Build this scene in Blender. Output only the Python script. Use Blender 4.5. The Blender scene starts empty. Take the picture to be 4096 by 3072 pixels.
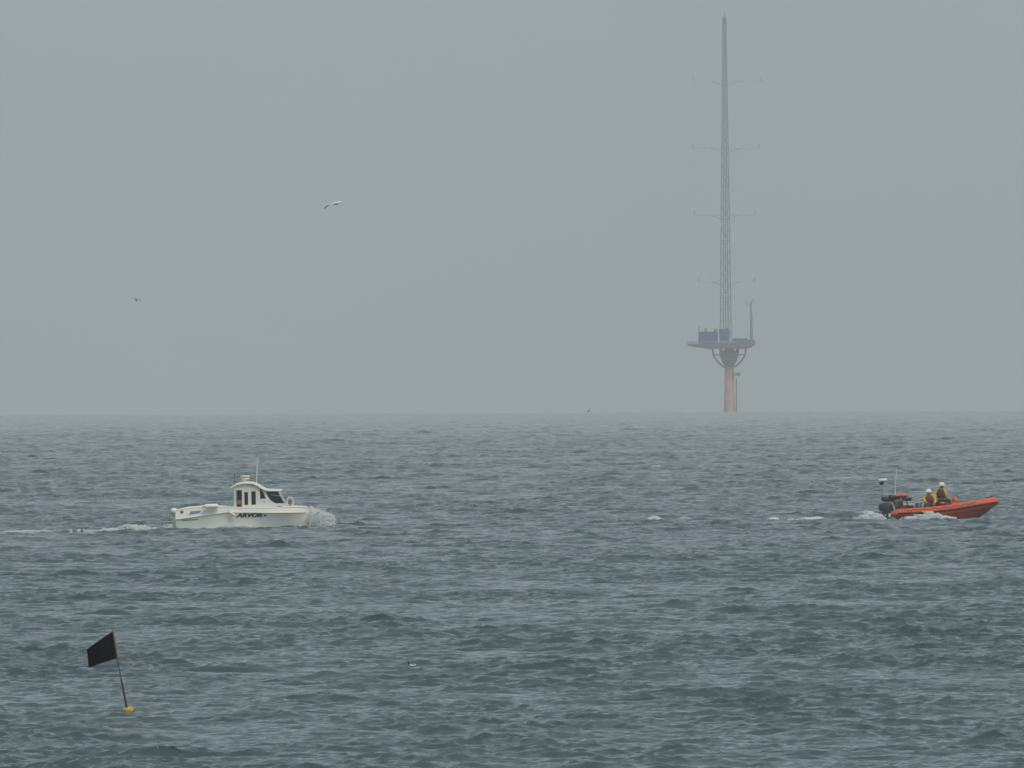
import bpy, bmesh, math, random
import numpy as np
from mathutils import Vector, Matrix, Euler

scene = bpy.context.scene
rad = math.radians

# ------------------------------------------------------------------ camera
CAM_H = 7.4                    # a beach-top view point
R_EARTH = 7.4e6                # radius with ordinary refraction
F_PX = 136800.0                # focal length in photo pixels (4096 wide): a very long lens
PITCH = -0.000544
ROLL = rad(0.26)

cd = bpy.data.cameras.new("camera")
cam = bpy.data.objects.new("camera", cd)
scene.collection.objects.link(cam)
cam.location = (0, 0, CAM_H)
cd.sensor_width = 36.0
cd.lens = 36.0 * F_PX / 4096.0
cd.clip_start = 1.0
cd.clip_end = 60000.0
CAM_ROT = Matrix.Rotation(rad(90) + PITCH, 3, 'X') @ Matrix.Rotation(-ROLL, 3, 'Z')
cam.rotation_euler = CAM_ROT.to_euler()
scene.camera = cam

# ------------------------------------------------------------------ sky, sun, exposure
SUN_EL, SUN_AZ = rad(54), rad(150)       # azimuth from +Y (away from the camera) towards +X
w = bpy.data.worlds.new("World")
scene.world = w
w.use_nodes = True
nt = w.node_tree
nt.nodes.clear()
sky = nt.nodes.new("ShaderNodeTexSky")
sky.sky_type = 'NISHITA'
sky.sun_disc = False
sky.sun_elevation = SUN_EL
sky.sun_rotation = SUN_AZ
sky.air_density = 1.0
sky.dust_density = 1.2
sky.ozone_density = 1.0
hs = nt.nodes.new("ShaderNodeHueSaturation")     # an even cloud cover takes the blue out
hs.inputs["Saturation"].default_value = 0.30
tint = nt.nodes.new("ShaderNodeMix")
tint.data_type = 'RGBA'; tint.blend_type = 'MULTIPLY'
tint.inputs[0].default_value = 1.0
tint.inputs[7].default_value = (0.87, 0.980, 1.03, 1)
bg = nt.nodes.new("ShaderNodeBackground")
bg.inputs["Strength"].default_value = 0.10
wo = nt.nodes.new("ShaderNodeOutputWorld")
nt.links.new(sky.outputs[0], hs.inputs["Color"])
nt.links.new(hs.outputs[0], tint.inputs[6])
cover = nt.nodes.new("ShaderNodeMix")            # the cloud sheet itself: one even grey
cover.data_type = 'RGBA'
cover.inputs[0].default_value = 0.6
cn = nt.nodes.new("ShaderNodeTexNoise")          # faint unevenness in the cloud
cn.inputs["Scale"].default_value = 42.0; cn.inputs["Detail"].default_value = 3.0
ctc = nt.nodes.new("ShaderNodeTexCoord")
cst = nt.nodes.new("ShaderNodeMapping"); cst.inputs["Scale"].default_value = (1, 1, 2.2)
cr = nt.nodes.new("ShaderNodeValToRGB")
cr.color_ramp.elements[0].position = 0.3; cr.color_ramp.elements[1].position = 0.7
cr.color_ramp.elements[0].color = (0.94, 0.945, 0.95, 1); cr.color_ramp.elements[1].color = (1.06, 1.055, 1.05, 1)
cm = nt.nodes.new("ShaderNodeMix"); cm.data_type = 'RGBA'; cm.blend_type = 'MULTIPLY'; cm.inputs[0].default_value = 1.0
cm.inputs[6].default_value = (3.08, 3.575, 3.74, 1)
nt.links.new(ctc.outputs["Generated"], cst.inputs[0]); nt.links.new(cst.outputs[0], cn.inputs["Vector"])
nt.links.new(cn.outputs["Fac"], cr.inputs["Fac"]); nt.links.new(cr.outputs["Color"], cm.inputs[7])
nt.links.new(cm.outputs[2], cover.inputs[7])
nt.links.new(tint.outputs[2], cover.inputs[6])
nt.links.new(cover.outputs[2], bg.inputs["Color"])
nt.links.new(bg.outputs[0], wo.inputs["Surface"])

sl = bpy.data.lights.new("sun", 'SUN')
sl.energy = 1.25
sl.angle = rad(20)
sl.color = (1.0, 0.96, 0.88)
sun = bpy.data.objects.new("sun", sl)
scene.collection.objects.link(sun)
sd = Vector((math.sin(SUN_AZ) * math.cos(SUN_EL), math.cos(SUN_AZ) * math.cos(SUN_EL), math.sin(SUN_EL)))
sun.rotation_euler = sd.to_track_quat('Z', 'Y').to_euler()

scene.view_settings.view_transform = 'Standard'
scene.view_settings.look = 'None'
scene.view_settings.exposure = 0.27
scene.view_settings.gamma = 1.0
scene.view_settings.use_curve_mapping = False
scene.render.filter_size = 1.75
scene.cycles.use_denoising = True
scene.cycles.diffuse_bounces = 8
scene.cycles.transmission_bounces = 8
scene.cycles.max_bounces = 12
scene.cycles.use_adaptive_sampling = False

# ------------------------------------------------------------------ pixel -> place
def ray(px, py):
    d = CAM_ROT @ Vector(((px - 2048) / F_PX, -(py - 1536) / F_PX, -1.0))
    return d / d.y

def at(px, py, dist):
    return Vector((0, 0, CAM_H)) + ray(px, py) * dist

def drop(x, y):
    return -(x * x + y * y) / (2 * R_EARTH)

def sea_spot(px, py):
    """where a photo pixel meets the mean sea"""
    r = ray(px, py)
    a = (1 + r.x * r.x) / (2 * R_EARTH); b = r.z; c = CAM_H
    disc = b * b - 4 * a * c
    t = (-b - math.sqrt(max(disc, 0))) / (2 * a)
    return Vector((r.x * t, t, CAM_H + r.z * t))

# ------------------------------------------------------------------ materials
def mat(name, color, rough=0.5, spec=0.5, metal=0.0, noise=0.0, nscale=6.0, ndetail=3.0, tint2=None, coat=0.0):
    m = bpy.data.materials.new(name)
    m.use_nodes = True
    t = m.node_tree
    p = t.nodes["Principled BSDF"]
    p.inputs["Roughness"].default_value = rough
    p.inputs["Specular IOR Level"].default_value = spec
    p.inputs["Metallic"].default_value = metal
    p.inputs["Coat Weight"].default_value = coat
    c = (*color, 1)
    p.inputs["Base Color"].default_value = c
    if noise > 0 or tint2:
        tc = t.nodes.new("ShaderNodeTexCoord")
        n = t.nodes.new("ShaderNodeTexNoise")
        n.inputs["Scale"].default_value = nscale
        n.inputs["Detail"].default_value = ndetail
        t.links.new(tc.outputs["Object"], n.inputs["Vector"])
        r = t.nodes.new("ShaderNodeValToRGB")
        r.color_ramp.elements[0].position = 0.32
        r.color_ramp.elements[1].position = 0.68
        c2 = tint2 if tint2 else tuple(x * (1 - noise) for x in color)
        r.color_ramp.elements[0].color = (*c2, 1)
        r.color_ramp.elements[1].color = c
        t.links.new(n.outputs["Fac"], r.inputs["Fac"])
        t.links.new(r.outputs["Color"], p.inputs["Base Color"])
        b = t.nodes.new("ShaderNodeBump")
        b.inputs["Strength"].default_value = 0.15
        b.inputs["Distance"].default_value = 0.02
        t.links.new(n.outputs["Fac"], b.inputs["Height"])
        t.links.new(b.outputs["Normal"], p.inputs["Normal"])
    return m

# ------------------------------------------------------------------ the sea
def wave_tile(N, L, lmin, lmax, wdir, spread, rms, seed, power=4.0, lpeak=None):
    """one periodic patch of wind waves: height and sideways (sharpening) shift"""
    rng = np.random.default_rng(seed)
    k1 = 2 * np.pi * np.fft.fftfreq(N, L / N)
    kx, ky = np.meshgrid(k1, k1, indexing='xy')
    k = np.hypot(kx, ky); k[0, 0] = 1e9
    ang = np.arctan2(ky, kx) - math.atan2(wdir[1], wdir[0])
    kp = 2 * np.pi / (lpeak or lmax)
    S = k ** (-power) * np.exp(-1.25 * (kp / k) ** 2)
    S *= np.abs(np.cos(ang / 2)) ** (2 * spread) + 0.03
    S[(k > 2 * np.pi / lmin) | (k < 2 * np.pi / (lmax * 1.6))] = 0
    A = np.sqrt(S) * (rng.normal(size=(N, N)) + 1j * rng.normal(size=(N, N)))
    h = np.fft.ifft2(A)
    sc = rms / np.std(h.real)
    ux = np.fft.ifft2(1j * A * kx / k).real * sc
    uy = np.fft.ifft2(1j * A * ky / k).real * sc
    return (h.real * sc).astype(np.float32), ux.astype(np.float32), uy.astype(np.float32)

TILES = []
def add_tile(N, L, lmin, lmax, rms, seed, turn, fade=None, chop=1.0, wd=WIND if 'WIND' in globals() else (-0.25, -0.97), spread=7.0, lpeak=None, power=4.0):
    c, s = math.cos(turn), math.sin(turn)
    wl = (c * wd[0] + s * wd[1], -s * wd[0] + c * wd[1])     # the wind in the turned patch
    TILES.append((N, L, c, s, fade, chop) + wave_tile(N, L, lmin, lmax, wl, spread, rms, seed, lpeak=lpeak, power=power))

add_tile(256, 143.0, 6.0, 20.0, 0.034, 41, -0.2, None, 1.2, lpeak=13.0, spread=9.0)
add_tile(512, 61.0, 1.1, 9.0, 0.054, 11, 0.35, None, 1.25, lpeak=4.2)
add_tile(512, 37.0, 0.5, 3.2, 0.0225, 5, -0.55, None, 1.2, lpeak=1.9)
add_tile(512, 13.7, 0.14, 1.1, 0.0145, 23, 0.9, (2600.0, 5200.0), 1.0, spread=4.0, lpeak=0.75)

def sample(tile, x, y):
    N, L, c, s, fade, chop, h, ux, uy = tile
    u = ((c * x + s * y) * (N / L)); v = ((-s * x + c * y) * (N / L))
    iu = np.floor(u).astype(np.int64); iv = np.floor(v).astype(np.int64)
    fu = (u - iu).astype(np.float32); fv = (v - iv).astype(np.float32)
    i0 = iu % N; i1 = (iu + 1) % N; j0 = iv % N; j1 = (iv + 1) % N
    w00 = (1 - fu) * (1 - fv); w10 = fu * (1 - fv); w01 = (1 - fu) * fv; w11 = fu * fv
    def bl(a):
        return a[j0, i0] * w00 + a[j0, i1] * w10 + a[j1, i0] * w01 + a[j1, i1] * w11
    H, X, Y = bl(h), bl(ux) * chop, bl(uy) * chop
    if fade:
        g = np.clip((fade[1] - y) / (fade[1] - fade[0]), 0, 1).astype(np.float32)
        H, X, Y = H * g, X * g, Y * g
    return H, c * X - s * Y, s * X + c * Y

_gr = np.random.default_rng(19).random((128, 128))
def gusts(x, y):
    out = 0.0
    for sx, sy, wt, o in ((5.5, 38.0, 0.6, 0), (2.3, 13.0, 0.4, 37)):
        u = x / sx + o; v = y / sy + o * 1.7
        iu = np.floor(u).astype(int); iv = np.floor(v).astype(int); fu = u - iu; fv = v - iv
        fu = fu * fu * (3 - 2 * fu); fv = fv * fv * (3 - 2 * fv)
        g = lambda a, b: _gr[b % 128, a % 128]
        out = out + wt * ((g(iu, iv) * (1 - fu) + g(iu + 1, iv) * fu) * (1 - fv) + (g(iu, iv + 1) * (1 - fu) + g(iu + 1, iv + 1) * fu) * fv)
    return 0.42 + 1.16 * out

def waves(x, y):
    x = np.asarray(x, dtype=np.float64); y = np.asarray(y, dtype=np.float64)
    H = np.zeros(x.shape); X = np.zeros(x.shape); Y = np.zeros(x.shape)
    G = gusts(x, y)
    for t in TILES:
        a, b, c = sample(t, x, y)
        if t[1] < 100:           # gusts: rougher and smoother patches of water
            a, b, c = a * G, b * G, c * G
        H += a; X += b; Y += c
    return H, X, Y

def sea_z(x, y):
    """height of the wave surface at a place"""
    xa = np.array([x]); ya = np.array([y])
    px, py = xa.copy(), ya.copy()
    for _ in range(6):
        H, X, Y = waves(px, py)
        px = xa - X; py = ya - Y
    return float(H[0] + drop(x, y))

def sea_line(x, y):
    px, py = x.copy(), y.copy()
    for _ in range(5):
        H, X, Y = waves(px, py)
        px = x - X; py = y - Y
    return H + drop(x, y)

def seen_spot(px, py):
    """the water a photo pixel really shows: the first wave its line of sight meets"""
    r = ray(px, py); c = sea_spot(px, py)
    t = np.arange(c.y * 0.82, c.y * 1.15, 0.08)
    x, y, z = r.x * t, t, CAM_H + r.z * t
    hit = np.nonzero(z <= sea_line(x, y))[0]
    i = hit[0] if len(hit) else len(t) - 1
    return Vector((x[i], y[i], z[i]))

def grid_faces(nr, nc, base=0):
    i = np.arange(nr - 1)[:, None] * nc + np.arange(nc - 1)[None, :] + base
    return np.stack([i, i + 1, i + nc + 1, i + nc], axis=-1).reshape(-1, 4)

def build_mesh_np(name, co, quads, material, smooth=True):
    me = bpy.data.meshes.new(name)
    me.vertices.add(len(co)); me.vertices.foreach_set("co", co.astype(np.float32).ravel())
    me.loops.add(quads.size); me.loops.foreach_set("vertex_index", quads.astype(np.int32).ravel())
    me.polygons.add(len(quads))
    me.polygons.foreach_set("loop_start", np.arange(0, quads.size, 4, dtype=np.int32))
    me.update(calc_edges=True)
    if smooth:
        me.shade_smooth()
    me.materials.append(material)
    o = bpy.data.objects.new(name, me)
    scene.collection.objects.link(o)
    return o

SEA_Q = 1.0
def build_sea(material):
    HALF = math.tan(rad(1.25))
    r = [540.0]
    while r[-1] < 12600:
        q = r[-1]
        k = 0.00016 if q < 1400 else min(0.00020 + max(q - 3500, 0) * 1.0e-7, 0.0005)
        r.append(q * (1 + k * SEA_Q))
    r = np.array(r)
    nc = int(500 / SEA_Q)
    t = np.linspace(-HALF, HALF, nc)
    Y, T = np.meshgrid(r, t, indexing='ij')
    X = Y * T
    H, DX, DY = waves(X, Y)
    co = np.stack([X + DX, Y + DY, H + drop(X, Y)], axis=-1).reshape(-1, 3)
    f1 = grid_faces(len(r), nc)
    # the same waves, more coarsely, out to both sides
    edge = math.tan(rad(1.22)); wide = math.tan(rad(9.0))
    fl = []
    for sgn in (-1, 1):
        tt = sgn * (edge + (wide - edge) * np.linspace(0, 1, 210) ** 1.7)
        if sgn < 0: tt = tt[::-1]
        rq = np.concatenate([np.arange(400.0, 540.0, 0.3), r[::3]])
        Y, T = np.meshgrid(rq, tt, indexing='ij'); X = Y * T
        H, DX, DY = waves(X, Y)
        fl.append((np.stack([X + DX, Y + DY, H + drop(X, Y) - 0.01], axis=-1).reshape(-1, 3), len(rq), len(tt)))
    rq = np.arange(400.0, 541.0, 0.3)
    tt = np.linspace(-edge * 1.01, edge * 1.01, 260)
    Y, T = np.meshgrid(rq, tt, indexing='ij'); X = Y * T
    H, DX, DY = waves(X, Y)
    fl.append((np.stack([X + DX, Y + DY, H + drop(X, Y)], axis=-1).reshape(-1, 3), len(rq), len(tt)))
    faces, cos, base = [f1], [co], len(co)
    for c_, nr_, nc_ in fl:
        faces.append(grid_faces(nr_, nc_, base)); cos.append(c_); base += len(c_)
    co = np.concatenate(cos); f1 = np.concatenate(faces)
    # the rest of the sea, all round and to the horizon; under the wave field it lies below the troughs
    rr = np.concatenate([[2.0], np.geomspace(30, 13000, 60)])
    th = np.linspace(-math.pi, math.pi, 721)
    RR, TH = np.meshgrid(rr, th, indexing='ij')
    x2 = RR * np.sin(TH); y2 = RR * np.cos(TH)
    inside = (np.abs(np.degrees(TH)) < 8.8) & (RR > 405)
    z2 = drop(x2, y2) - np.where(inside, 0.9, 0.0)
    co2 = np.stack([x2, y2, z2], axis=-1).reshape(-1, 3)
    f2 = grid_faces(len(rr), len(th), base=len(co))[:, ::-1]
    o = build_mesh_np("sea", np.concatenate([co, co2]), np.concatenate([f1, f2]), material)
    o["kind"] = "structure"
    return o

def water_material():
    m = bpy.data.materials.new("sea_water")
    m.use_nodes = True
    t = m.node_tree
    p = t.nodes["Principled BSDF"]
    p.inputs["Base Color"].default_value = (0.050, 0.083, 0.089, 1)
    p.inputs["Roughness"].default_value = 0.12
    p.inputs["IOR"].default_value = 1.333
    g = t.nodes.new("ShaderNodeNewGeometry")
    n = t.nodes.new("ShaderNodeTexNoise")
    n.inputs["Scale"].default_value = 5.0
    n.inputs["Detail"].default_value = 4.0
    n.inputs["Roughness"].default_value = 0.6
    t.links.new(g.outputs["Position"], n.inputs["Vector"])
    b = t.nodes.new("ShaderNodeBump")
    b.inputs["Strength"].default_value = 0.6
    b.inputs["Distance"].default_value = 0.05
    t.links.new(n.outputs["Fac"], b.inputs["Height"])
    t.links.new(b.outputs["Normal"], p.inputs["Normal"])
    return m

sea = build_sea(water_material())

# ------------------------------------------------------------------ haze
def build_haze():
    me = bpy.data.meshes.new("haze")
    bm = bmesh.new()
    bmesh.ops.create_cube(bm, size=1.0)
    lo, hi, half = -14.0, 160.0, 14000.0
    for v in bm.verts:
        v.co = (v.co.x * 2 * half, v.co.y * 2 * half, lo if v.co.z < 0 else hi)
    bm.to_mesh(me); bm.free()
    m = bpy.data.materials.new("sea_haze")
    m.use_nodes = True
    t = m.node_tree
    t.nodes.clear()
    v = t.nodes.new("ShaderNodeVolumePrincipled")
    v.inputs["Color"].default_value = (0.97, 0.99, 1.0, 1)
    v.inputs["Density"].default_value = 6.4e-5
    out = t.nodes.new("ShaderNodeOutputMaterial")
    t.links.new(v.outputs[0], out.inputs["Volume"])
    me.materials.append(m)
    o = bpy.data.objects.new("haze", me)
    scene.collection.objects.link(o)
    o["kind"] = "stuff"
    o["label"] = "pale sea haze filling the air out to the horizon"
    o["category"] = "haze"
    return o
haze = build_haze()

# ------------------------------------------------------------------ building helpers
class MB:
    """collects shapes and links them as one mesh"""
    def __init__(self):
        self.bm = bmesh.new()

    def box(self, x0, x1, y0, y1, z0, z1, bevel=0.0):
        t = bmesh.new()
        r = bmesh.ops.create_cube(t, size=1.0)
        for v in t.verts:
            v.co = ((x0 + x1) / 2 + v.co.x * (x1 - x0), (y0 + y1) / 2 + v.co.y * (y1 - y0), (z0 + z1) / 2 + v.co.z * (z1 - z0))
        if bevel > 0:
            bmesh.ops.bevel(t, geom=t.edges[:], offset=bevel, segments=2, affect='EDGES')
        self._take(t)
        return self

    def prism(self, pts, y0, y1, bevel=0.0, inset=None):
        """outline in x-z pushed through from y0 to y1 (inset: the far outline pulled in is not needed)"""
        t = bmesh.new()
        a = [t.verts.new((p[0], y0, p[1])) for p in pts]
        b = [t.verts.new((p[0], y1, p[1])) for p in pts]
        n = len(pts)
        t.faces.new(a); t.faces.new(b[::-1])
        for i in range(n):
            t.faces.new((a[i], b[i], b[(i + 1) % n], a[(i + 1) % n]))
        bmesh.ops.recalc_face_normals(t, faces=t.faces[:])
        if bevel > 0:
            bmesh.ops.bevel(t, geom=[e for e in t.edges], offset=bevel, segments=2, affect='EDGES')
        self._take(t)
        return self

    def tube(self, path, radii, seg=10, caps=True, round_ends=False, flat=1.0):
        path = [Vector(p) for p in path]
        if not hasattr(radii, '__len__'):
            radii = [radii] * len(path)
        radii = list(radii)
        if round_ends:
            d0 = (path[0] - path[1]).normalized(); d1 = (path[-1] - path[-2]).normalized()
            pre, post = [], []
            for k in (0.98, 0.8, 0.45):
                pre.append((path[0] + d0 * radii[0] * k, radii[0] * math.sqrt(max(1 - k * k, 0.01))))
                post.insert(0, (path[-1] + d1 * radii[-1] * k, radii[-1] * math.sqrt(max(1 - k * k, 0.01))))
            path = [p for p, _ in pre] + path + [p for p, _ in post]
            radii = [r for _, r in pre] + radii + [r for _, r in post]
        rings = []
        up = None
        for i, p in enumerate(path):
            d = (path[min(i + 1, len(path) - 1)] - path[max(i - 1, 0)]).normalized()
            if up is None:
                up = Vector((0, 0, 1)) if abs(d.z) < 0.9 else Vector((0, 1, 0))
            sx = d.cross(up).normalized()
            up = sx.cross(d).normalized()
            rings.append([self.bm.verts.new(p + sx * (math.cos(2 * math.pi * k / seg) * radii[i]) + up * (math.sin(2 * math.pi * k / seg) * radii[i] * flat)) for k in range(seg)])
        for a, b in zip(rings, rings[1:]):
            for k in range(seg):
                self.bm.faces.new((a[k], a[(k + 1) % seg], b[(k + 1) % seg], b[k]))
        if caps:
            self.bm.faces.new(rings[0][::-1]); self.bm.faces.new(rings[-1])
        return self

    def lathe(self, prof, seg=20, center=(0, 0, 0), axis='Z'):
        c = Vector(center); rings = []
        for r, h in prof:
            ring = []
            for k in range(seg):
                a = 2 * math.pi * k / seg
                v = Vector((r * math.cos(a), r * math.sin(a), h))
                if axis == 'X': v = Vector((h, r * math.cos(a), r * math.sin(a)))
                if axis == 'Y': v = Vector((r * math.cos(a), h, r * math.sin(a)))
                ring.append(self.bm.verts.new(c + v))
            rings.append(ring)
        for a, b in zip(rings, rings[1:]):
            for k in range(seg):
                self.bm.faces.new((a[k], a[(k + 1) % seg], b[(k + 1) % seg], b[k]))
        self.bm.faces.new(rings[0][::-1]); self.bm.faces.new(rings[-1])
        return self

    def ball(self, c, r, scale=(1, 1, 1), sub=2):
        m = Matrix.Translation(c) @ Matrix.Diagonal((r * scale[0], r * scale[1], r * scale[2], 1))
        bmesh.ops.create_icosphere(self.bm, subdivisions=sub, radius=1.0, matrix=m)
        return self

    def grid(self, rows):
        """rows of points -> a skin"""
        vs = [[self.bm.verts.new(p) for p in r] for r in rows]
        for a, b in zip(vs, vs[1:]):
            for k in range(len(a) - 1):
                self.bm.faces.new((a[k], a[k + 1], b[k + 1], b[k]))
        return vs

    def _take(self, t):
        me = bpy.data.meshes.new("t"); t.to_mesh(me); t.free()
        self.bm.from_mesh(me); bpy.data.meshes.remove(me)

    def build(self, name, material, parent=None, smooth=True, angle=40):
        me = bpy.data.meshes.new(name)
        bmesh.ops.remove_doubles(self.bm, verts=self.bm.verts[:], dist=1e-5)
        bmesh.ops.recalc_face_normals(self.bm, faces=self.bm.faces[:])
        if smooth:
            for f in self.bm.faces: f.smooth = True
            for e in self.bm.edges:
                if len(e.link_faces) == 2 and e.calc_face_angle(0) > rad(angle): e.smooth = False
        self.bm.to_mesh(me); self.bm.free()
        me.materials.append(material)
        o = bpy.data.objects.new(name, me)
        scene.collection.objects.link(o)
        if parent: o.parent = parent
        return o

def tag(o, label, cat, group=None):
    o["label"] = label; o["category"] = cat
    if group: o["group"] = group
    return o

def thing(name, loc, label, cat, rot=(0, 0, 0), group=None, scale=1.0):
    o = bpy.data.objects.new(name, None)
    o.empty_display_size = 0.2
    scene.collection.objects.link(o)
    o.location = loc; o.rotation_euler = rot; o.scale = (scale,) * 3
    return tag(o, label, cat, group)

def inside(holder, local):
    """a point in a holder's own axes -> world"""
    m = Matrix.LocRotScale(holder.location, holder.rotation_euler, holder.scale)
    return m @ Vector(local)

def smoothline(pts, n=6):
    """Catmull-Rom through 2-D or 3-D points"""
    P = [Vector(p) for p in pts]; out = []
    for i in range(len(P) - 1):
        p0 = P[max(i - 1, 0)]; p1 = P[i]; p2 = P[i + 1]; p3 = P[min(i + 2, len(P) - 1)]
        for k in range(n):
            t = k / n
            out.append(0.5 * ((2 * p1) + (p2 - p0) * t + (2 * p0 - 5 * p1 + 4 * p2 - p3) * t * t + (3 * p1 - p0 - 3 * p2 + p3) * t ** 3))
    out.append(P[-1]); return out

def lerp_curve(xs, ys, x):
    return float(np.interp(x, xs, ys))

def text_mesh(body, size, extrude, shear=0.0, bold=0.0):
    cu = bpy.data.curves.new("writing", 'FONT')
    cu.body = body; cu.size = size; cu.extrude = extrude; cu.shear = shear; cu.resolution_u = 3; cu.offset = bold
    o = bpy.data.objects.new("writing", cu)
    scene.collection.objects.link(o)
    dg = bpy.context.evaluated_depsgraph_get()
    me = bpy.data.meshes.new_from_object(o.evaluated_get(dg))
    bpy.data.objects.remove(o); bpy.data.curves.remove(cu)
    return me

# ------------------------------------------------------------------ materials of the things
M_GEL = mat("white_gelcoat", (0.88, 0.88, 0.79), 0.32, noise=0.07, nscale=2.5, coat=0.2)
M_CREAM = mat("cream_moulding", (0.84, 0.80, 0.63), 0.4, noise=0.06, nscale=4)
M_CABIN = mat("cabin_white", (0.80, 0.79, 0.72), 0.4, noise=0.06, nscale=4)
M_LINING = mat("shade_dark_lining", (0.035, 0.028, 0.03), 0.7, noise=0.3, nscale=8)
M_GLASS = mat("tinted_window", (0.018, 0.020, 0.032), 0.08, spec=0.5, noise=0.2, nscale=3)
M_VINYL = mat("white_vinyl", (0.90, 0.90, 0.82), 0.45, noise=0.08, nscale=9)
M_NAVY = mat("navy_lettering", (0.014, 0.016, 0.045), 0.5, noise=0.2, nscale=20)
M_BLUE = mat("faded_blue_sticker", (0.22, 0.30, 0.48), 0.5, noise=0.3, nscale=9)
M_GREY = mat("grey_marking", (0.30, 0.35, 0.34), 0.6, noise=0.3, nscale=12)
M_STEEL = mat("brushed_steel", (0.55, 0.56, 0.56), 0.3, metal=0.8, noise=0.1)
M_BLACK = mat("black_rubber", (0.012, 0.012, 0.016), 0.55, noise=0.3, nscale=10)
M_ORANGE = mat("orange_inflatable_fabric", (0.75, 0.115, 0.022), 0.55, noise=0.16, nscale=5)
M_RED = mat("shaded_red_hull", (0.36, 0.028, 0.016), 0.45, noise=0.2, nscale=4)
M_MAROON = mat("maroon_fabric", (0.115, 0.022, 0.022), 0.75, noise=0.35, nscale=14)
M_YELLOW = mat("yellow_drysuit", (0.74, 0.46, 0.012), 0.65, noise=0.22, nscale=11)
M_SUIT = mat("dark_drysuit_legs", (0.07, 0.06, 0.03), 0.7, noise=0.3, nscale=11)
M_SKIN = mat("skin", (0.46, 0.26, 0.18), 0.55, noise=0.1, nscale=20)
M_HELM = mat("white_helmet", (0.82, 0.82, 0.74), 0.35, noise=0.05, nscale=9)
M_CHAR = mat("charcoal_engine_cowl", (0.020, 0.026, 0.034), 0.3, noise=0.2, nscale=6, coat=0.3)
M_DECKGREY = mat("grey_deck_gear", (0.16, 0.18, 0.17), 0.6, noise=0.3, nscale=9)
M_PALE = mat("pale_grey_locker", (0.52, 0.57, 0.52), 0.5, noise=0.12, nscale=7)

M_LRED0 = mat("dull_red_brown", (0.26, 0.14, 0.11), 0.6, noise=0.3)
# ------------------------------------------------------------------ white cabin motorboat
BOAT_PX = (972, 2113)
bs = seen_spot(972, 2110)
bs.y += 1.3
S_BOAT = bs.y / F_PX                       # metres in one photo pixel at the boat
Lb = 6.1
BX = lambda zx: (zx - 210) * 0.3255 * S_BOAT
BZ = lambda zy: (895 - zy) * 0.3255 * S_BOAT
boat_org = at(640 + 210 * 0.3255, 2111.5, bs.y)
boat = thing("cabin_motorboat", boat_org, "white cabin motorboat with dark windscreen and navy side lettering, throwing spray from its bow", "motorboat", rot=(rad(1.0), rad(-0.6), rad(-3)))

SH_X = [0, .45, 1.3, 2.4, 3.0, 4.1, 5.1, 5.6, 6.0, 6.2]
SH_Z = [.80, .90, .955, .93, .90, .875, .885, .90, .86, .78]
RB_X = [0, 0.4, 1.9, 2.5, 2.9, 4.5, 6.2]
RB_Z = [.42, .46, .66, .72, .70, .665, .64]
sheer = lambda x: lerp_curve(SH_X, SH_Z, x)
rubz = lambda x: lerp_curve(RB_X, RB_Z, x)
def hb(x, z):
    """half breadth of the hull"""
    e = max(0.0, (x - 3.4) / (Lb - 3.4))
    full = 1.20 * (0.93 + 0.07 * min(x / 2.5, 1)) * max(1 - e ** 3.2, 0.0) ** 0.55
    e2 = max(0.0, (x - 2.4) / (Lb - 2.4))
    low = 0.98 * max(1 - e2 ** 2.4, 0.0) ** 0.75
    rz = rubz(x)
    t = min(max((z + 0.35) / (rz + 0.35), 0), 1)
    b = low * 0.30 + (low * 0.70) * min(t * 3.0, 1) + (full - low) * t ** 1.3
    if z > rz:
        b -= 0.20 * (z - rz)
    return max(b, 0.10)

h = MB()
NX, NZ = 64, 16
xs = [Lb * (1 - (1 - i / (NX - 1)) ** 1.25) for i in range(NX)]
for side in (-1, 1):
    rows = []
    for x in xs:
        top = sheer(x)
        zz = sorted(set([-0.35 + (rubz(x) + 0.35) * k / (NZ - 4) for k in range(NZ - 3)])) + [rubz(x) + (top - rubz(x)) * k / 3 for k in (1, 2, 3)]
        rows.append([(x, side * hb(x, z), z) for z in zz] + [(x, side * (hb(x, top) - 0.07), top + 0.012), (x, side * (hb(x, top) - 0.09), top - 0.10)])
    h.grid(rows)
for xe in (0.0, Lb):      # transom and stem plate
    top = sheer(xe)
    zz = [-0.35 + (top + 0.35) * k / 12 for k in range(13)]
    h.grid([[(xe, -hb(xe, z), z) for z in zz], [(xe, hb(xe, z), z) for z in zz]])
h.build("hull", M_GEL, boat, angle=35)
d = MB()                  # foredeck and the cockpit sole
rows = []
for x in [2.5 + (Lb - 2.52) * k / 20 for k in range(21)]:
    b = hb(x, sheer(x)) - 0.085
    rows.append([(x, -b, sheer(x) - 0.02), (x, 0, sheer(x) + 0.03), (x, b, sheer(x) - 0.02)])
d.grid(rows)
d.grid([[(x, -0.98, 0.30), (x, 0, 0.31), (x, 0.98, 0.30)] for x in (0.02, 1.2, 2.5)])
d.grid([[(2.5, -1.0, 0.30), (2.5, -1.0, 0.9)], [(2.5, 1.0, 0.30), (2.5, 1.0, 0.9)]])
d.build("deck", M_GEL, boat)
for side in (-1, 1):      # the thick moulded strake under the gunwale
    k = MB()
    k.tube([(x, side * (hb(x, rubz(x)) + 0.005), rubz(x)) for x in [0.02 + (Lb - 0.1) * i / 40 for i in range(41)]], 0.028, seg=8)
    k.build("rub_strake", M_CREAM, boat)
    k = MB()
    k.tube([(x, side * (hb(x, sheer(x)) - 0.035), sheer(x) + 0.012) for x in [0.0 + Lb * i / 40 for i in range(41)]], 0.045, seg=10)
    k.build("gunwale", M_CREAM, boat)
k = MB()                  # front of the bow: its lit look put into a cream strip
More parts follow.
